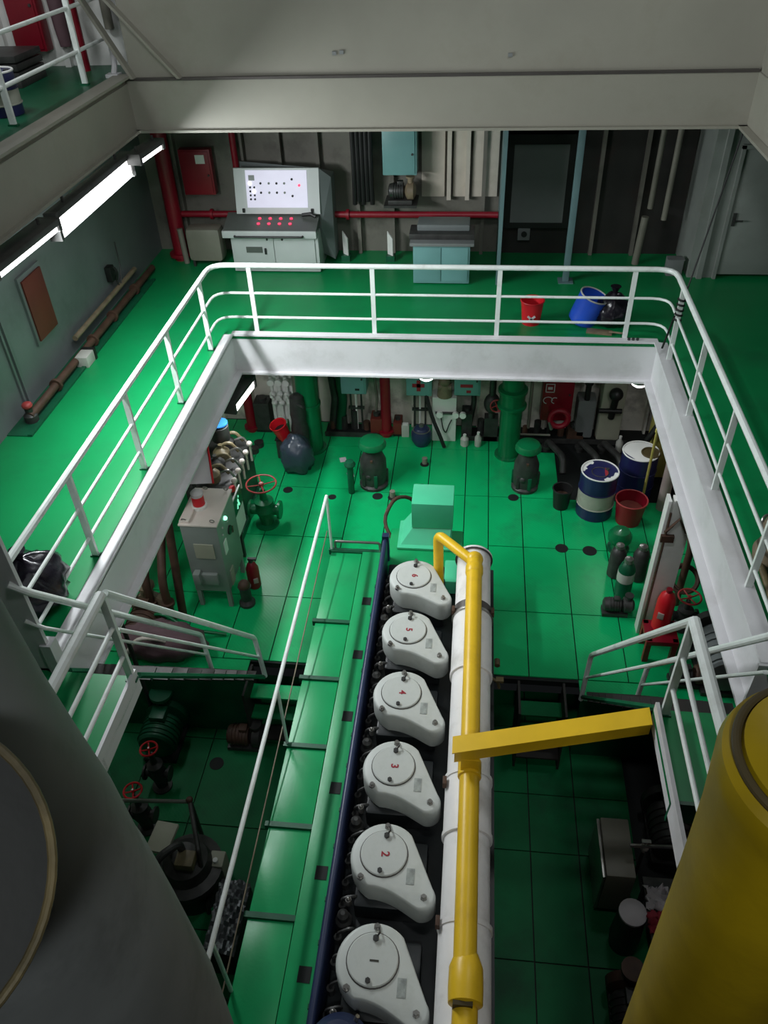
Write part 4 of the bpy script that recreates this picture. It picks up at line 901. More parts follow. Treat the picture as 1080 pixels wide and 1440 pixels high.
wheel(t, (.5, 12.28, -2.15), .11, M['wheelred'], axis=(0, -1, .2))
# fire hose station
t = cabinet('fire_hose_cabinet', 'red fire hose cabinet with white hose pictogram, lower bulkhead', 1.3, 1.84, 12.4, 12.7, -2.5, -1.3, M['red'], 'fire cabinet')
build('pictogram', MB().box(1.34, 1.50, 12.372, 12.378, -1.74, -1.725).box(1.34, 1.50, 12.372, 12.378, -1.90, -1.885).box(1.34, 1.355, 12.372, 12.378, -1.9, -1.73).box(1.485, 1.50, 12.372, 12.378, -1.9, -1.73).box(1.38, 1.46, 12.372, 12.378, -1.84, -1.79), M['cloth'], t)
build('hose_mark', MB().tube([(1.40 + .08 * math.cos(a / 10), 12.37, -2.06 + .07 * math.sin(a / 10)) for a in range(0, 48, 4)], .008, 6).tube([(1.52 + .06 * math.cos(a / 10), 12.37, -2.06 + .06 * math.sin(a / 10)) for a in range(10, 50, 4)], .008, 6), M['cloth'], t)
t = thing('coiled_fire_hose', 'red hose and brass nozzle hanging on the fire cabinet', 'hose', (1.6, 12.25, -2.6))
build('hose_coil', MB().ring((1.62, 12.24, -2.35), .16, .05, axis=(0, -1, .1), n=24), M['red'], t)
build('nozzle', MB().cyl((1.5, 12.2, -2.55), (1.44, 12.18, -2.4), .035, .02), M['steel'], t)
pipe_thing('pale_pipe', 'thin pale vertical pipe right of the starboard green pipe', [(1.12, 12.6, ZF + .2), (1.12, 12.6, -.06)], .03, M['creamd'])
pipe_thing('grey_pipe', 'low pale horizontal pipe behind the starboard mushroom vent', [(.95, 12.3, ZF + .25), (1.5, 12.3, ZF + .25)], .02, M['creamd'])
t = thing('grey_tank', 'tall pale grey tank with round dark valve at starboard back corner', 'tank', (2.45, 12.6, ZF))
build('tank_body', MB().box(2.34, 2.76, 12.4, 12.8, ZF + .1, -1.3, .05), M['cream'], t)
build('dark_valve', MB().sph((2.55, 12.28, -1.85), .12).cyl((2.55, 12.4, -2.4), (2.55, 12.26, -1.9), .06).cyl((2.3, 12.3, -2.2), (2.7, 12.3, -2.2), .045), M['black'], t)
build('tank_leg', MB().box(2.36, 2.42, 12.42, 12.5, ZF, ZF + .12).box(2.68, 2.74, 12.42, 12.5, ZF, ZF + .12), M['dsteel'], t)
t = thing('grey_tank', 'short dull grey tank left of the tall starboard tank', 'tank', (2.05, 12.6, ZF))
build('tank_body', MB().box(1.95, 2.28, 12.45, 12.8, ZF + .1, -2.1, .05), M['board'], t)
build('filler', MB().cyl((2.1, 12.5, -2.1), (2.1, 12.5, -1.75), .05).sph((2.1, 12.5, -1.75), .08), M['black'], t)
for k, x in enumerate((-2.6, -2.45, -1.8, .0)):
    pipe_thing('vertical_pipe', ['dark pipe rising behind the port green pipe', 'dark olive pipe beside the port green pipe', 'pale thin pipe right of the port teal cabinet', 'dark pipe under the teal cabinet right of the filter'][k],
               [(x, 12.65, ZF), (x + .1, 12.65, -2.3), (x, 12.65, -1.2), (x, 12.65, -.06)], (.07, .09, .025, .05)[k], (M['dsteel'], M['dkgreen'], M['creamd'], M['dsteel'])[k])
# dark bilge clutter along bulkhead foot
for k, (x0, x1, lab) in enumerate(((-2.7, -1.7, 'dark steel drip tray along the bulkhead foot at port'), (-.1, .65, 'dark steel drip tray under the starboard valve unit'), (.95, 2.9, 'dark steel drip tray below the fire cabinet'))):
    t = thing('drip_tray', lab, 'tray', ((x0 + x1) / 2, 12.6, ZF))
    build('tray', MB().box(x0, x1, 12.42, 12.79, ZF, ZF + .05), M['blackgap'], t)
    build('tray_lip', MB().box(x0, x1, 12.40, 12.42, ZF, ZF + .10), M['dsteel'], t)
    n_ = int((x1 - x0) / .22)
    for q in range(n_): build('pipe_stub', MB().cyl((x0 + .12 + q * .22, 12.62, ZF + .05), (x0 + .12 + q * .22, 12.62, ZF + .22 + .12 * ((q * 7) % 3)), .05 + .015 * (q % 2), seg=10), M['dsteel'] if q % 3 else M['brown'], t)

# mushroom vents
def mushroom(label, x, y, h, r, body):
    t = thing('mushroom_vent', label, 'vent', (x, y, ZF))
    build('vent_cap', MB().lathe((x, y, ZF + h - .16), [(r * .85, 0), (r, .03), (r, .07), (r * .85, .13), (r * .4, .16), (0, .165)], 32), M['pipegreen'], t)
    build('vent_body', MB().lathe((x, y, ZF), [(r * 1.05, 0), (r * 1.05, .05), (r * .9, .08), (r * .98, h * .3), (r * .95, h * .55), (r * .7, h * .7), (r * .62, h - .16)], 24), body, t)
    for a in range(6): build('lug', MB().box(x + r * .95 * math.cos(a) - .03, x + r * .95 * math.cos(a) + .03, y + r * .95 * math.sin(a) - .03, y + r * .95 * math.sin(a) + .03, ZF + .08, ZF + h * .35, .01), M['dkgreen'] if a % 2 else body, t)
    build('cross_bolt', MB().box(x - .02, x + .02, y - r * .9, y + r * .9, ZF + h * .62, ZF + h * .62 + .04), M['brown'], t)
    build('side_valve', MB().sph((x - .05, y - r * .75, ZF + h * .3), .07, 12, 8), M['dsteel'], t)
    return t
mushroom('green mushroom vent on black body, port of the mint box', -1.6, 10.98, .95, .24, M['dsteel'])
mushroom('green mushroom vent on black body, starboard of the mint box', 1.02, 11.05, .93, .22, M['dsteel'])
t = thing('green_float', 'small glossy green dome between the white pillar and drums', 'vent', (2.42, 9.55, ZF))
build('dome', MB().lathe((2.42, 9.55, ZF), [(.12, 0), (.12, .12), (.18, .2), (.185, .28), (.13, .37), (0, .4)], 28), M['pipegreen'], t)
build('dome_base', MB().cyl((2.42, 9.55, ZF), (2.42, 9.55, ZF + .04), .17, seg=20), M['dkgreen'], t)
t = thing('sounding_pipe', 'dark sounding pipe with domed cap port of the mushroom vent', 'sounding pipe', (-1.96, 10.7, ZF))
build('pipe_shaft', MB().cyl((-1.96, 10.7, ZF), (-1.96, 10.7, ZF + .6), .055, seg=14), M['dkgreen'], t)
build('pipe_cap', MB().lathe((-1.96, 10.7, ZF + .58), [(.09, 0), (.1, .03), (.07, .09), (0, .11)], 16), M['dkgreen'], t)
for (x, y, lab) in ((-2.25, 11.65, 'white paper slip on the green plates near the port green pipe'), (-2.05, 11.2, 'white paper slip on the plates beside the sounding pipe')):
    o = build('paper_slip', MB().box(x - .06, x + .06, y - .07, y + .07, ZF + .002, ZF + .008, rz=.3), M['cloth']); tag(o, lab, 'paper')
for i, (x, y, r, cap) in enumerate(((-3.09, 10.7, .085, 0), (-2.28, 10.55, .07, 0), (-1.5, 10.62, .09, 0), (-1.24, 10.6, .08, 1), (.82, 10.73, .09, 0), (1.55, 9.49, .1, 0), (1.98, 9.46, .11, 0), (-.75, 10.95, .06, 0), (-.75, 11.6, .08, 1))):
    build('floor_socket', MB().cyl((x, y, ZF), (x, y, ZF + .006), r, seg=20), M['blackgap'], fl)
    if cap: build('socket_cap', MB().cyl((x, y + .03, ZF), (x, y + .03, ZF + .12), r * .6, seg=14), M['creamd'], fl)
for i in range(2): build('filler_lid', MB().cyl((-3.95 + .05 * i, 11.8 + .2 * i, ZF), (-3.95 + .05 * i, 11.8 + .2 * i, ZF + .1), .09, seg=16), M['dsteel'], fl)
# grey bag + dark unit + red bucket
bag('grey_bag', 'blue-grey plastic sack with glossy folds in front of port green pipe', (-3.02, 11.35, ZF + .28), (.3, .28, .42), M['baggrey'], ZF, 11, knot=False)
t = thing('hand_pump', 'dark upright hand pump unit above the blue-grey sack', 'pump', (-3.0, 11.75, ZF))
build('pump_column', MB().lathe((-3.02, 11.78, ZF), [(.16, 0), (.16, .6), (.13, .75), (.15, .9), (.12, 1.25), (.05, 1.3)], 20), M['dsteel'], t)
build('pump_lever', MB().tube([(-3.02, 11.7, ZF + 1.15), (-2.85, 11.5, ZF + 1.2)], .02, 8), M['dsteel'], t)
bucket('bright red bucket hooked on the dark hand pump', -3.3, 11.72, ZF + .42, .15, .34, M['redb'], tilt=(-.25, -.25, 1), inner=M['black'])
t = thing('bucket_stand', 'dark box stand under the bright red bucket', 'stand', (-3.32, 11.75, ZF))
build('box_body', MB().box(-3.46, -3.2, 11.62, 11.9, ZF, ZF + .40, .02), M['dsteel'], t)
build('box_lid', MB().box(-3.47, -3.19, 11.61, 11.91, ZF + .40, ZF + .42), M['black'], t)

# ---- starboard group
drum('blue oil drum with white band, left of two, stained open top', 2.13, 10.45, ZF, .295, .84, M['drum'], M['drumw'])
drum('blue oil drum behind, right of two, white lid with dark opening', 2.84, 11.0, ZF, .295, .86, M['drum'], M['drum'])
dr2 = [o for o in bpy.data.objects if o.name.startswith('oil_drum') and o.get('label', '').startswith('blue oil drum behind')][0]
build('lid_cover', MB().prism([(2.84 + .27 * math.cos(a * .22), 11.0 + .27 * math.sin(a * .22)) for a in range(-9, 16)], ZF + .852, ZF + .858), M['white'], dr2)
build('open_pan', MB().ring((2.99, 10.95, ZF + .87), .145, .014).cyl((2.99, 10.95, ZF + .855), (2.99, 10.95, ZF + .868), .14), M['groove'], dr2)
dr1 = [o for o in bpy.data.objects if o.name.startswith('oil_drum') and 'left of two' in o.get('label', '')][0]
build('red_smear', MB().prism([(2.2, 10.3), (2.24, 10.34), (2.27, 10.5), (2.22, 10.55), (2.2, 10.42)], ZF + .830, ZF + .834), M['numred'], dr1)
build('lid_ring', MB().ring((2.13, 10.42, ZF + .832), .13, .008), M['dsteel'], dr1)
bucket('dark red open tub in front of the right blue drum', 2.66, 10.25, ZF, .25, .44, M['red'], inner=M['redbrown'], rim=M['wheelred'])
bucket('black bin left of the two blue drums', 1.6, 10.55, ZF, .16, .38, M['black'], inner=M['brown'])
pipe_thing('thin_yellow_pipe', 'thin yellow vertical pipe passing in front of the right blue drum', [(2.92, 10.62, ZF), (2.93, 10.66, -1.0), (2.96, 10.7, -.1)], .022, M['ylpipe'], flanges=[((2.93, 10.65, -1.5), (0, 0, 1))])
pipe_thing('black_hose', 'black hose looped over behind the thin yellow pipe', [(3.0, 11.4, -2.2), (3.28, 11.3, -1.35), (3.42, 11.1, -1.35), (3.4, 10.9, -2.2), (3.3, 10.7, -2.9)], .05, M['black'], rad=.22, cat='hose')
t = thing('duct_casing', 'tall stained yellowish duct casing behind the right drum', 'duct', (3.3, 11.6, ZF))
build('casing', MB().box(3.1, 3.45, 11.45, 11.8, ZF, -1.7, .02), M['ylpipe'], t)
build('casing_cap', MB().box(3.08, 3.47, 11.43, 11.82, -1.7, -1.66), M['creamd'], t)
# white pillar
p = sroot('pillar', 'white steel pillar with brown conduit carrying the starboard deck edge', (2.52, 7.86, ZF))
build('pillar_web', MB().box(2.535, 2.80, 7.80, 7.92, ZF, -.63, .006), M['white'], p)
build('pillar_flange', MB().box(2.46, 2.5, 7.78, 7.94, ZF, -.63, .004), M['white'], p)
build('conduit', MB().tube([(2.515, 7.77, ZF + .06), (2.515, 7.77, -.8)], .014, 6), M['brown'], p)
build('bracket', MB().tube([(2.5, 7.76, -1.1), (2.62, 7.72, -.85), (2.75, 7.76, -1.1)], .02, 6).box(2.46, 2.62, 7.73, 7.78, -1.25, -1.15), M['brown'], p)
build('brass_clip', MB().box(2.5, 2.54, 7.74, 7.77, ZF + .05, ZF + .2), M['brass'], p)
# gas cylinders
for i, (x, y, h, lab, mm) in enumerate(((2.36, 8.55, .72, 'dark green gas cylinder with white label, nearest of three', M['dkgreen']), (2.3, 8.95, .62, 'dark gas cylinder at the back left of three', M['dsteel']), (2.62, 8.9, .66, 'dark gas cylinder at the back right of three', M['dsteel']))):
    t = thing('gas_cylinder', lab, 'gas cylinder', (x, y, ZF))
    build('bottle_body', MB().lathe((x, y, ZF), [(.1, 0), (.12, .02), (.12, h * .7), (.09, h * .83), (.04, h * .9)], 20), mm, t)
    build('bottle_head', MB().lathe((x, y, ZF), [(.05, h * .88), (.07, h * .9), (.06, h * .98), (0, h)], 14), M['steel'], t)
    if i == 0: build('paper_label', MB().lathe((x, y, ZF + .3), [(.1215, 0), (.1225, .01), (.1225, .16), (.1215, .17)], 20), M['bottle'], t)
motor_pump('small dark pump at the feet of the gas cylinders', 2.2, 8.15, ZF, .36, .1, M['dsteel'], M['dsteel'], 'x')
# wheeled extinguisher
t = thing('fire_extinguisher', 'large red fire extinguisher on red legs beside the white pillar', 'fire extinguisher', (2.62, 7.35, ZF))
build('cylinder', MB().lathe((2.66, 7.52, ZF + .42), [(.08, 0), (.115, .04), (.115, .52), (.09, .62), (.04, .68)], 24), M['redb'], t)
build('valve_head', MB().cyl((2.66, 7.52, ZF + 1.08), (2.66, 7.52, ZF + 1.15), .04), M['red'], t)
build('white_label', MB().box(2.56, 2.64, 7.405, 7.43, ZF + .7, ZF + .8, .004, rz=-.35), M['pink'], t)
for (x, y) in ((2.5, 7.3), (2.5, 7.62), (2.84, 7.3), (2.84, 7.62)): build('leg', MB().box(x - .035, x + .035, y - .03, y + .03, ZF, ZF + .42), M['red'], t)
build('leg_frame', MB().box(2.46, 2.88, 7.26, 7.66, ZF + .34, ZF + .42, .01), M['red'], t)
t = thing('hose_coil', 'brown hose coil hung behind the red extinguisher', 'hose', (3.05, 8.2, -2.6))
build('coil', MB().ring((3.08, 8.3, -2.4), .2, .025, axis=(0, -.6, .8), n=28).ring((3.1, 8.32, -2.42), .17, .02, axis=(.1, -.6, .8)), M['brown'], t)
build('coil_hook', MB().tube([(3.2, 8.4, -2.15), (3.3, 8.5, -2.1), (3.38, 8.52, -2.2)], .03, 8), M['black'], t)
valve('handwheel valve with red wheel beside the dull grey motor', 3.1, 7.95, ZF, .62, .15, M['wheelred'], M['dsteel'], group=None)
motor_pump('large dull grey motor under the starboard deck edge', 3.4, 7.3, ZF, 1.1, .3, M['consoled'], M['dsteel'])
motor_pump('dark grey pump under the near starboard deck edge', 3.2, 6.2, ZP, 1.0, .34, M['dsteel'], M['dsteel'])
pipe_thing('brown_pipe', 'brown pipe running down under the starboard girder', [(3.0, 10.2, -.9), (3.02, 9.0, -1.2), (3.1, 8.4, -1.9), (3.1, 8.4, ZF)], .05, M['brown'])
pipe_thing('stained_pipe', 'pinkish stained pipe under the starboard girder near the drums', [(3.25, 10.6, ZF), (3.25, 10.6, -.9), (3.25, 9.2, -.75)], .09, M['pink'], rad=.15)
motor_pump('small dark pump against the white pillar foot', 2.95, 6.95, ZF, .4, .11, M['dsteel'], M['brown'], 'x')

# ---- port group
t = thing('control_cabinet', 'grey electrical control cabinet with cream top and lit green lamp', 'cabinet', (-3.6, 8.25, ZF))
build('cabinet_body', MB().box(-3.86, -3.34, 7.86, 8.66, ZF + .32, -1.44, .012), M['cabg'], t)
build('cabinet_top', MB().box(-3.875, -3.325, 7.845, 8.675, -1.44, -1.41, .008), M['cabt'], t)
build('top_cover', MB().box(-3.86, -3.72, 7.88, 8.6, -1.41, -1.37, .008), M['cabt'], t)
for (x, y) in ((-3.82, 7.9), (-3.38, 7.9), (-3.38, 8.62), (-3.82, 8.62)): build('leg', MB().box(x - .03, x + .03, y - .03, y + .03, ZF, ZF + .33), M['cabg'], t)
for (x, y) in ((-3.80, 7.9), (-3.40, 7.9), (-3.40, 8.62), (-3.7, 8.62)): build('lifting_eye', MB().ring((x, y, -1.37), .03, .008, axis=(0, 1, .3), n=14, seg=6), M['steel'], t)
build('front_plate', MB().box(-3.72, -3.44, 7.842, 7.858, -2.02, -1.76), M['cream'], t)
build('cable_box', MB().box(-3.72, -3.46, 7.80, 7.86, -2.5, -2.3, .01).box(-3.8, -3.7, 7.74, 7.86, -2.45, -2.25, .02), M['cabg'], t)
build('green_lamp', MB().sph((-3.325, 8.2, -1.56), .032, 10, 8), M['ledgreen'], t)
for (y, z) in ((8.06, -1.62), (8.02, -1.72), (8.28, -1.68)): build('white_lamp', MB().cyl((-3.34, y, z), (-3.325, y, z), .018, seg=8), M['bottle'], t)
build('dial', MB().cyl((-3.34, 8.3, -1.86), (-3.32, 8.3, -1.86), .07, seg=18), M['black'], t)
build('white_plate', MB().box(-3.34, -3.328, 7.98, 8.1, -2.06, -1.84), M['white'], t)
build('side_label', MB().box(-3.34, -3.328, 8.0, 8.14, -2.68, -2.4), M['cream'], t)
build('red_marking', MB().box(-3.34, -3.328, 8.4, 8.44, -2.0, -1.9), M['brown'], t)
t = thing('alarm_beacon', 'red and white alarm beacon on top of the grey control cabinet', 'beacon', (-3.72, 8.25, -1.37))
build('beacon_base', MB().lathe((-3.68, 8.25, -1.41), [(.11, 0), (.11, .04), (.1, .05)], 20), M['white'], t)
build('beacon_lens', MB().lathe((-3.68, 8.25, -1.36), [(.085, 0), (.085, .13), (.08, .15)], 20), M['redb'], t)
build('beacon_cap', MB().lathe((-3.68, 8.25, -1.21), [(.085, 0), (.088, .05), (.05, .09), (0, .1)], 20), M['cloth'], t)
t = thing('exit_sign', 'green running-figure exit sign on a white board beside the cabinet', 'sign', (-3.3, 9.0, -2.6))
build('sign_board', MB().box(-3.42, -3.40, 8.74, 9.22, -2.45, -1.75), M['white'], t)
build('green_panel', MB().box(-3.40, -3.393, 8.76, 9.2, -2.05, -1.77), M['signg'], t)
build('figure', MB().sph((-3.388, 9.03, -1.83), (.004, .022, .022), 8, 6).box(-3.393, -3.386, 8.98, 9.02, -1.93, -1.86, rx=.4).box(-3.393, -3.386, 8.93, 8.97, -2.0, -1.92, rx=-.5).box(-3.393, -3.386, 9.0, 9.04, -2.0, -1.92, rx=.6), M['glow_g'], t)
build('sign_post', MB().box(-3.46, -3.42, 8.94, 9.0, ZF, -1.8), M['dsteel'], t)
# generator
t = thing('generator_engine', 'tan and black generator engine with pale valves under the port girder', 'generator', (-4.0, 10.0, ZF))
build('engine_block', MB().box(-4.35, -3.6, 9.35, 10.7, ZF + .12, -1.95, .04), M['dsteel'], t)
build('skid_frame', MB().box(-4.4, -3.55, 9.3, 10.75, ZF, ZF + .12), M['dkgreen'], t)
for k in range(4):
    build('rocker_cover', MB().lathe((-3.95, 9.56 + .3 * k, -1.95), [(.13, 0), (.14, .03), (.14, .12), (.1, .17), (.04, .2), (.04, .26)], 16), M['dsteel'] if k % 2 else M['olive'], t)
    build('cover_elbow', MB().tube([(-3.95, 9.56 + .3 * k, -1.72), (-3.8, 9.6 + .3 * k, -1.66), (-3.68, 9.62 + .3 * k, -1.85)], .03, 8, rad=.08), M['olive'], t)
    build('injector_pipe', MB().tube([(-3.8, 9.55 + .3 * k, -1.8), (-3.66, 9.57 + .3 * k, -1.74), (-3.55, 9.6 + .3 * k, -2.0)], .018, 6, rad=.06), M['steel'], t)
for k in range(5):
    build('pale_valve', MB().sph((-3.56, 9.45 + .25 * k, -1.86), .05, 10, 8).cyl((-3.56, 9.45 + .25 * k, -2.2), (-3.56, 9.45 + .25 * k, -1.86), .02, seg=8), M['cabt'], t)
build('air_filter', MB().lathe((-3.98, 10.35, -1.72), [(.14, 0), (.15, .02), (.15, .26), (.08, .3)], 20), M['dsteel'], t)
build('filter_lid', MB().cyl((-3.98, 10.35, -1.42), (-3.98, 10.35, -1.40), .15, seg=20).box(-4.12, -4.0, 10.2, 10.3, -1.43, -1.395), M['bluel'], t)
build('red_clip', MB().cyl((-3.6, 9.4, -2.02), (-3.6, 9.4, -1.95), .05), M['redb'], t)
t = thing('white_shield', 'slanting white shield panel with red edge behind the control cabinet', 'panel', (-4.1, 9.1, -2.0))
build('shield_plate', MB().hull8([(-4.1, 8.85, -1.5), (-3.68, 8.9, -1.5), (-3.68, 8.93, -1.5), (-4.1, 8.88, -1.5), (-3.99, 9.5, -1.1), (-3.90, 9.51, -1.1), (-3.90, 9.54, -1.1), (-3.99, 9.53, -1.1)]), M['cloth'], t)
build('red_edge', MB().tube([(-3.68, 8.9, -1.5), (-3.89, 9.52, -1.08)], .016, 6), M['redb'], t)
build('support', MB().box(-4.0, -3.94, 8.88, 8.92, ZF, -1.5), M['dsteel'], t)
valve('large red handwheel on a green gate valve, port side', -3.25, 9.78, ZF, .86, .24, M['wheelred'], M['pipegreen'], rb=.13)
t = thing('fire_extinguisher', 'dark red extinguisher standing right of the grey control cabinet', 'fire extinguisher', (-3.12, 8.3, ZF))
build('cylinder', MB().lathe((-3.12, 8.32, ZF), [(.08, 0), (.095, .03), (.095, .38), (.06, .47), (.03, .5)], 20), M['red'], t)
build('valve_head', MB().cyl((-3.12, 8.32, ZF + .5), (-3.12, 8.32, ZF + .56), .035).box(-3.16, -3.03, 8.3, 8.34, ZF + .55, ZF + .58), M['dsteel'], t)
build('white_label', MB().box(-3.1, -3.03, 8.225, 8.25, ZF + .15, ZF + .24, .004, rz=.4), M['pink'], t)
t = thing('dark_stand', 'dark pump stand standing in front of the dark red extinguisher', 'pump', (-3.1, 7.95, ZF))
build('stand_body', MB().lathe((-3.15, 7.95, ZF), [(.12, 0), (.12, .05), (.08, .1), (.08, .3), (.1, .36)], 14), M['dsteel'], t)
build('stand_cap', MB().sph((-3.15, 7.95, ZF + .38), .09, 12, 8), M['brown'], t)
# brown pipe bank
for k, (x, lab) in enumerate(((-4.35, 'rusty vertical pipe nearest the grey control cabinet'), (-4.6, 'rusty vertical pipe second from the grey control cabinet'), (-4.85, 'rusty vertical pipe deepest under the port deck'))):
    pipe_thing('rusty_pipe', lab, [(x + .2, 7.5, ZF), (x + .2, 7.5, -2.2), (x + .1, 8.2, -1.5), (x + .1, 9.2, -.9), (x + .1, 10.3, -.8)], .06, (M['brown'], M['brown'], M['tan'])[k], rad=.2, flanges=[((x + .2, 7.5, -2.6), (0, 0, 1))])
motor_pump('tan pump with rusty flange under the port deck', -4.45, 7.35, ZF, .8, .2, M['brown'], M['tan'])
t = thing('shiny_valve_set', 'row of bright metal fittings under the port girder near the ladder', 'fittings', (-3.95, 6.0, -2.2))
for k in range(8):
    y = 4.9 + .2 * k
    build('fitting', MB().sph((-4.28 + .04 * (k % 2), y, -1.5 + .02 * k), (.06, .05, .04), 10, 8).cyl((-4.28, y, -1.5 + .02 * k), (-4.06, y + .05, -1.55 + .02 * k), .02, seg=8), M['steel'], t)
build('rack_bar', MB().tube([(-4.3, 4.7, -1.56), (-4.3, 6.6, -1.4)], .03, 8), M['dsteel'], t)
for y in (4.8, 6.5): build('rack_leg', MB().tube([(-4.3, y, -1.55), (-4.3, y, ZP)], .03, 8), M['dsteel'], t)
bag('tarpaulin_bundle', 'dusty pink tarpaulin bundle at the foot of the port ladder', (-4.1, 6.95, ZF + .22), (.65, .28, .3), M['pinkcloth'], ZF, 21, 'tarpaulin', knot=False)
pipe_thing('green_hose', 'thin green hose draped behind the pink tarpaulin', [(-4.7, 7.25, ZF + .1), (-4.2, 7.3, ZF + .45), (-3.8, 7.2, ZF + .2), (-3.3, 7.3, ZF + .03)], .025, M['pipegreen'], rad=.2, cat='hose')
pipe_thing('pale_hose', 'pale hose coiled against the pink tarpaulin', [(-4.5, 6.6, ZF + .25), (-4.3, 6.7, ZF + .55), (-4.0, 6.75, ZF + .5), (-3.8, 6.9, ZF + .15)], .03, M['cabt'], rad=.2, cat='hose')
pipe_thing('white_duct', 'white duct running under the port girder', [(-3.95, 7.9, -.95), (-3.95, 9.4, -.95)], .1, M['white'], seg=16)
pipe_thing('dark_pipe', 'brown-black pipe leaning beside the grey cabinet', [(-4.05, 7.65, ZF), (-4.02, 7.9, -1.3), (-3.95, 9.0, -.8)], .06, M['brown'], rad=.1)

# ================================================================== PIT, PORT SIDE
motor_pump('black pump lying on the sunken port floor under the floor edge', -3.55, 6.9, ZP, .9, .2, M['dsteel'], M['dsteel'], 'x')
motor_pump('small dark pump with rusty casing near the port bilge steps', -2.95, 6.35, ZP, .5, .14, M['brown'], M['dsteel'], 'x')
build('floor_socket', MB().cyl((-3.3, 6.0, ZP), (-3.3, 6.0, ZP + .006), .1, seg=20), M['blackgap'], pf)
valve('small red handwheel valve, farther of two in the port bilge', -3.95, 5.6, ZP, .9, .11, M['redb'], M['dsteel'])
valve('small red handwheel valve, nearer of two in the port bilge', -3.95, 5.0, ZP, .9, .11, M['redb'], M['dsteel'])
motor_pump('green separator beneath the port landing edge', -4.1, 6.3, ZP, .7, .26, M['dkgreen'], M['dkgreen'])
t = thing('purifier_frame', 'dark purifier machine in a steel frame on the port bilge floor', 'machine', (-3.2, 4.5, ZP))
build('machine_body', MB().lathe((-3.1, 4.3, ZP), [(.36, 0), (.36, .4), (.41, .41), (.41, .5), (.3, .53), (.26, .68), (.16, .74), (.15, .80), (.04, .82)], 28), M['dsteel'], t)
build('frame_bar', MB().tube([(-4.1, 4.85, -3.32), (-3.18, 4.9, -3.3)], .025, 8), M['steel'], t)
build('frame_leg', MB().tube([(-3.18, 4.9, ZP), (-3.18, 4.9, -3.28), (-2.9, 4.3, -3.3), (-2.85, 4.0, ZP)], .03, 8, rad=.05), M['dsteel'], t)
build('frame_knob', MB().sph((-3.18, 4.9, -3.26), .045, 10, 8), M['brown'], t)
build('cream_lid', MB().box(-3.52, -3.25, 4.25, 4.62, -3.36, -3.3, .01, rz=-.1), M['cream'], t)
build('machine_head', MB().box(-3.14, -2.92, 4.1, 4.3, -3.42, -3.28, .03), M['olive'], t)
build('inlet_elbow', MB().tube([(-3.1, 4.3, -3.4), (-3.1, 4.3, -3.15), (-3.3, 4.1, -3.15), (-3.4, 3.9, -3.6)], .045, 10, rad=.1), M['dsteel'], t)
build('machine_leg', MB().cyl((-3.38, 4.45, ZP), (-3.38, 4.45, -3.35), .05), M['dsteel'], t)
t = thing('oil_can', 'pale rectangular can standing on the port bilge floor', 'can', (-2.75, 4.25, ZP))
build('can_body', MB().box(-2.86, -2.68, 4.3, 4.5, ZP, ZP + .55, .02), M['cream'], t)
build('can_cap', MB().cyl((-2.77, 4.36, ZP + .55), (-2.77, 4.36, ZP + .6), .03), M['white'], t)
t = thing('foil_sheet', 'crumpled silver foil insulation on a dark box by the catwalk', 'insulation', (-2.5, 3.9, ZP))
mb = MB(); bmesh.ops.create_grid(mb.bm, x_segments=14, y_segments=22, size=.5)
random.seed(4)
for v in mb.bm.verts: v.co = Vector((-2.48 + v.co.x * .36, 3.75 + v.co.y * .8, -3.6 + random.uniform(-.035, .035) - .12 * abs(v.co.x)))
build('foil', mb, M['foil'], t, ang=5)
build('foil_box', MB().box(-2.65, -2.3, 3.35, 4.15, ZP, -3.72, .02), M['dsteel'], t)
motor_pump('dark motor on the near port bilge floor beside the catwalk', -2.6, 2.7, ZP, .8, .24, M['dsteel'], M['dsteel'])
# ================================================================== PIT, STARBOARD SIDE
t = thing('cream_box', 'tall dirty cream switch box standing in the dark starboard bilge', 'box', (1.9, 4.8, ZP))
build('box_body', MB().box(1.74, 2.06, 4.42, 5.12, ZP + .1, -3.3, .015), M['creamd'], t)
build('box_side', MB().box(1.70, 1.735, 4.42, 5.12, ZP + .1, -3.34, .006), M['steel'], t)
build('box_foot', MB().box(1.72, 2.04, 4.5, 5.0, ZP, ZP + .1), M['dsteel'], t)
t = thing('floor_lamp_disc', 'pale round lid on a dark pot in the starboard bilge', 'pot', (2.0, 4.1, ZP))
build('pot', MB().lathe((2.0, 4.1, ZP), [(.15, 0), (.17, .2), (.15, .75)], 18), M['dsteel'], t)
build('lid', MB().lathe((2.0, 4.1, ZP + .75), [(.15, 0), (.15, .03), (.04, .06), (0, .06)], 20), M['cloth'], t)
def rag(label, c, s, m, seed, base):
    random.seed(seed); t = thing('cotton_rag', label, 'rag', (c[0], c[1], base))
    mb = MB(); bmesh.ops.create_grid(mb.bm, x_segments=9, y_segments=9, size=.5)
    for v in mb.bm.verts: v.co = Vector((c[0] + v.co.x * s + random.uniform(-.02, .02), c[1] + v.co.y * s + random.uniform(-.02, .02), c[2] + random.uniform(-.05, .05) - .1 * (v.co.x ** 2 + v.co.y ** 2)))
    o = build('cloth_sheet', mb, m, t, ang=60); sm = o.modifiers.new('s', 'SOLIDIFY'); sm.thickness = .006
    return t
t = thing('workbench', 'dark steel bench cluttered with rags in the starboard bilge', 'bench', (2.4, 3.9, ZP))
build('bench_top', MB().box(2.15, 3.2, 3.0, 4.5, -3.45, -3.4, .01), M['dsteel'], t)
for (x, y) in ((2.2, 3.05), (2.2, 4.45), (3.15, 3.05), (3.15, 4.45)): build('leg', MB().box(x - .025, x + .025, y - .025, y + .025, ZP, -3.45), M['dsteel'], t)
rag('white rag on the starboard bilge bench', (2.28, 4.25, -3.33), .26, M['cloth'], 1, -3.4)
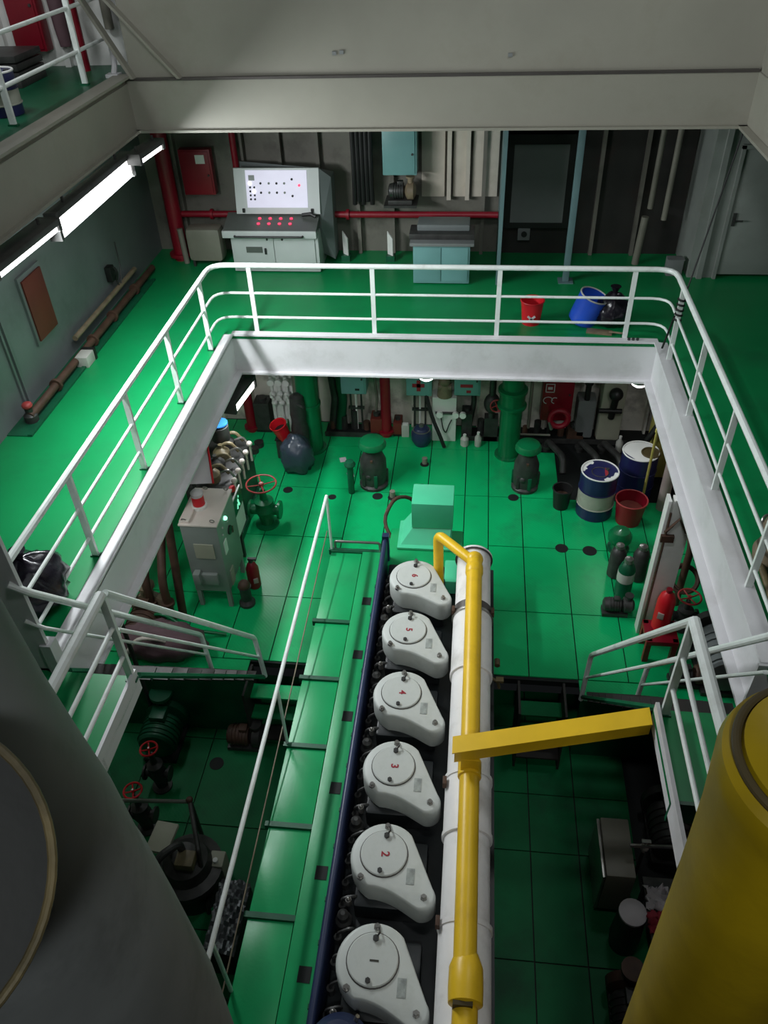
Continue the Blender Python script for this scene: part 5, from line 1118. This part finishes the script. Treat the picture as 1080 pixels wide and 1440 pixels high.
rag('red rag on the starboard bilge bench in front of the white one', (2.26, 3.98, -3.33), .24, M['clothr'], 2, -3.4)
rag('blue rag on the starboard bilge bench beside the yellow column', (2.5, 4.15, -3.33), .22, M['bluel'], 3, -3.4)
motor_pump('dark pump behind the cream switch box in the starboard bilge', 2.7, 5.5, ZP, .9, .26, M['dsteel'], M['dsteel'])
motor_pump('dark engine fitting in the near starboard bilge', 1.95, 3.35, ZP, .7, .2, M['dsteel'], M['brown'])
pipe_thing('steel_pipe', 'bare steel pipe crossing behind the starboard bench', [(1.98, 4.66, -3.05), (2.8, 4.7, -3.05), (2.8, 4.7, ZP)], .022, M['steel'], rad=.05)
t = thing('tap_fitting', 'bright chromed tap fitting beside the cream switch box', 'fitting', (2.12, 4.66, -3.2))
build('tap_body', MB().sph((2.15, 4.68, -3.1), .05, 10, 8).cyl((2.15, 4.68, -3.25), (2.15, 4.68, -2.98), .018, seg=8), M['bottle'], t)
build('tap_lever', MB().box(2.1, 2.2, 4.66, 4.70, -2.98, -2.965), M['steel'], t)
build('tap_stand', MB().cyl((2.15, 4.68, ZP), (2.15, 4.68, -3.2), .02), M['dsteel'], t)
motor_pump('large dark fan unit under the starboard deck', 3.3, 5.0, ZP, .9, .36, M['engine'], M['engine'])
motor_pump('dark compressor under the far starboard bilge edge', 2.6, 6.9, ZP, .8, .22, M['dsteel'], M['dsteel'], 'x')

# extra casings along the lower back bulkhead
for k, (x, w_, z1, mm, lab) in enumerate(((-3.9, .3, -2.35, 'dsteel', 'dark grey hanging unit right of the port red pipe'), (-1.72, .22, -2.62, 'redbrown', 'low rust-red casing left of the red pipe between teal cabinets'),
        (-1.32, .16, -2.7, 'redbrown', 'low rust-red casing right of the red pipe between teal cabinets'), (-.02, .2, -2.45, 'dsteel', 'dark switch housing right of the white filter column'), (1.98, .3, -2.75, 'brown', 'low rusty casing in the dark corner behind the blue drums'))):
    t = thing('machinery_casing', lab, 'casing', (x, 12.6, ZF))
    build('casing_body', MB().box(x - w_ / 2, x + w_ / 2, 12.45, 12.78, ZF + .05, z1, .02), M[mm], t)
    build('casing_lid', MB().cyl((x, 12.6, z1), (x, 12.6, z1 + .06), w_ * .3, seg=14), M['dsteel'], t)
    build('casing_foot', MB().box(x - w_ / 2, x + w_ / 2, 12.47, 12.76, ZF, ZF + .05), M['black'], t)
for k, (x, lab) in enumerate(((1.45, 'dark bilge pipe bend nearest the black bin'), (2.05, 'dark bilge pipe bend behind the left blue drum'), (2.45, 'dark bilge pipe bend behind the right blue drum'))):
    pipe_thing('bilge_pipe', lab, [(x, 12.2, ZF - .02), (x, 12.2, ZF + .2), (x + .25, 11.7, ZF + .2), (x + .25, 11.5, ZF - .02)], .06, M['dsteel'], rad=.12, flanges=[((x, 12.2, ZF + .08), (0, 0, 1))])
t = thing('stained_casing', 'pinkish stained casing wall under the starboard girder by the black hose', 'casing', (3.7, 10.6, ZF))
build('casing_body', MB().box(3.55, 3.8, 9.4, 11.9, ZF, -.75, .02), M['pink'], t)
for y in (9.9, 10.5, 11.1): build('rib', MB().box(3.52, 3.55, y - .02, y + .02, ZF, -.8), M['brown'], t)
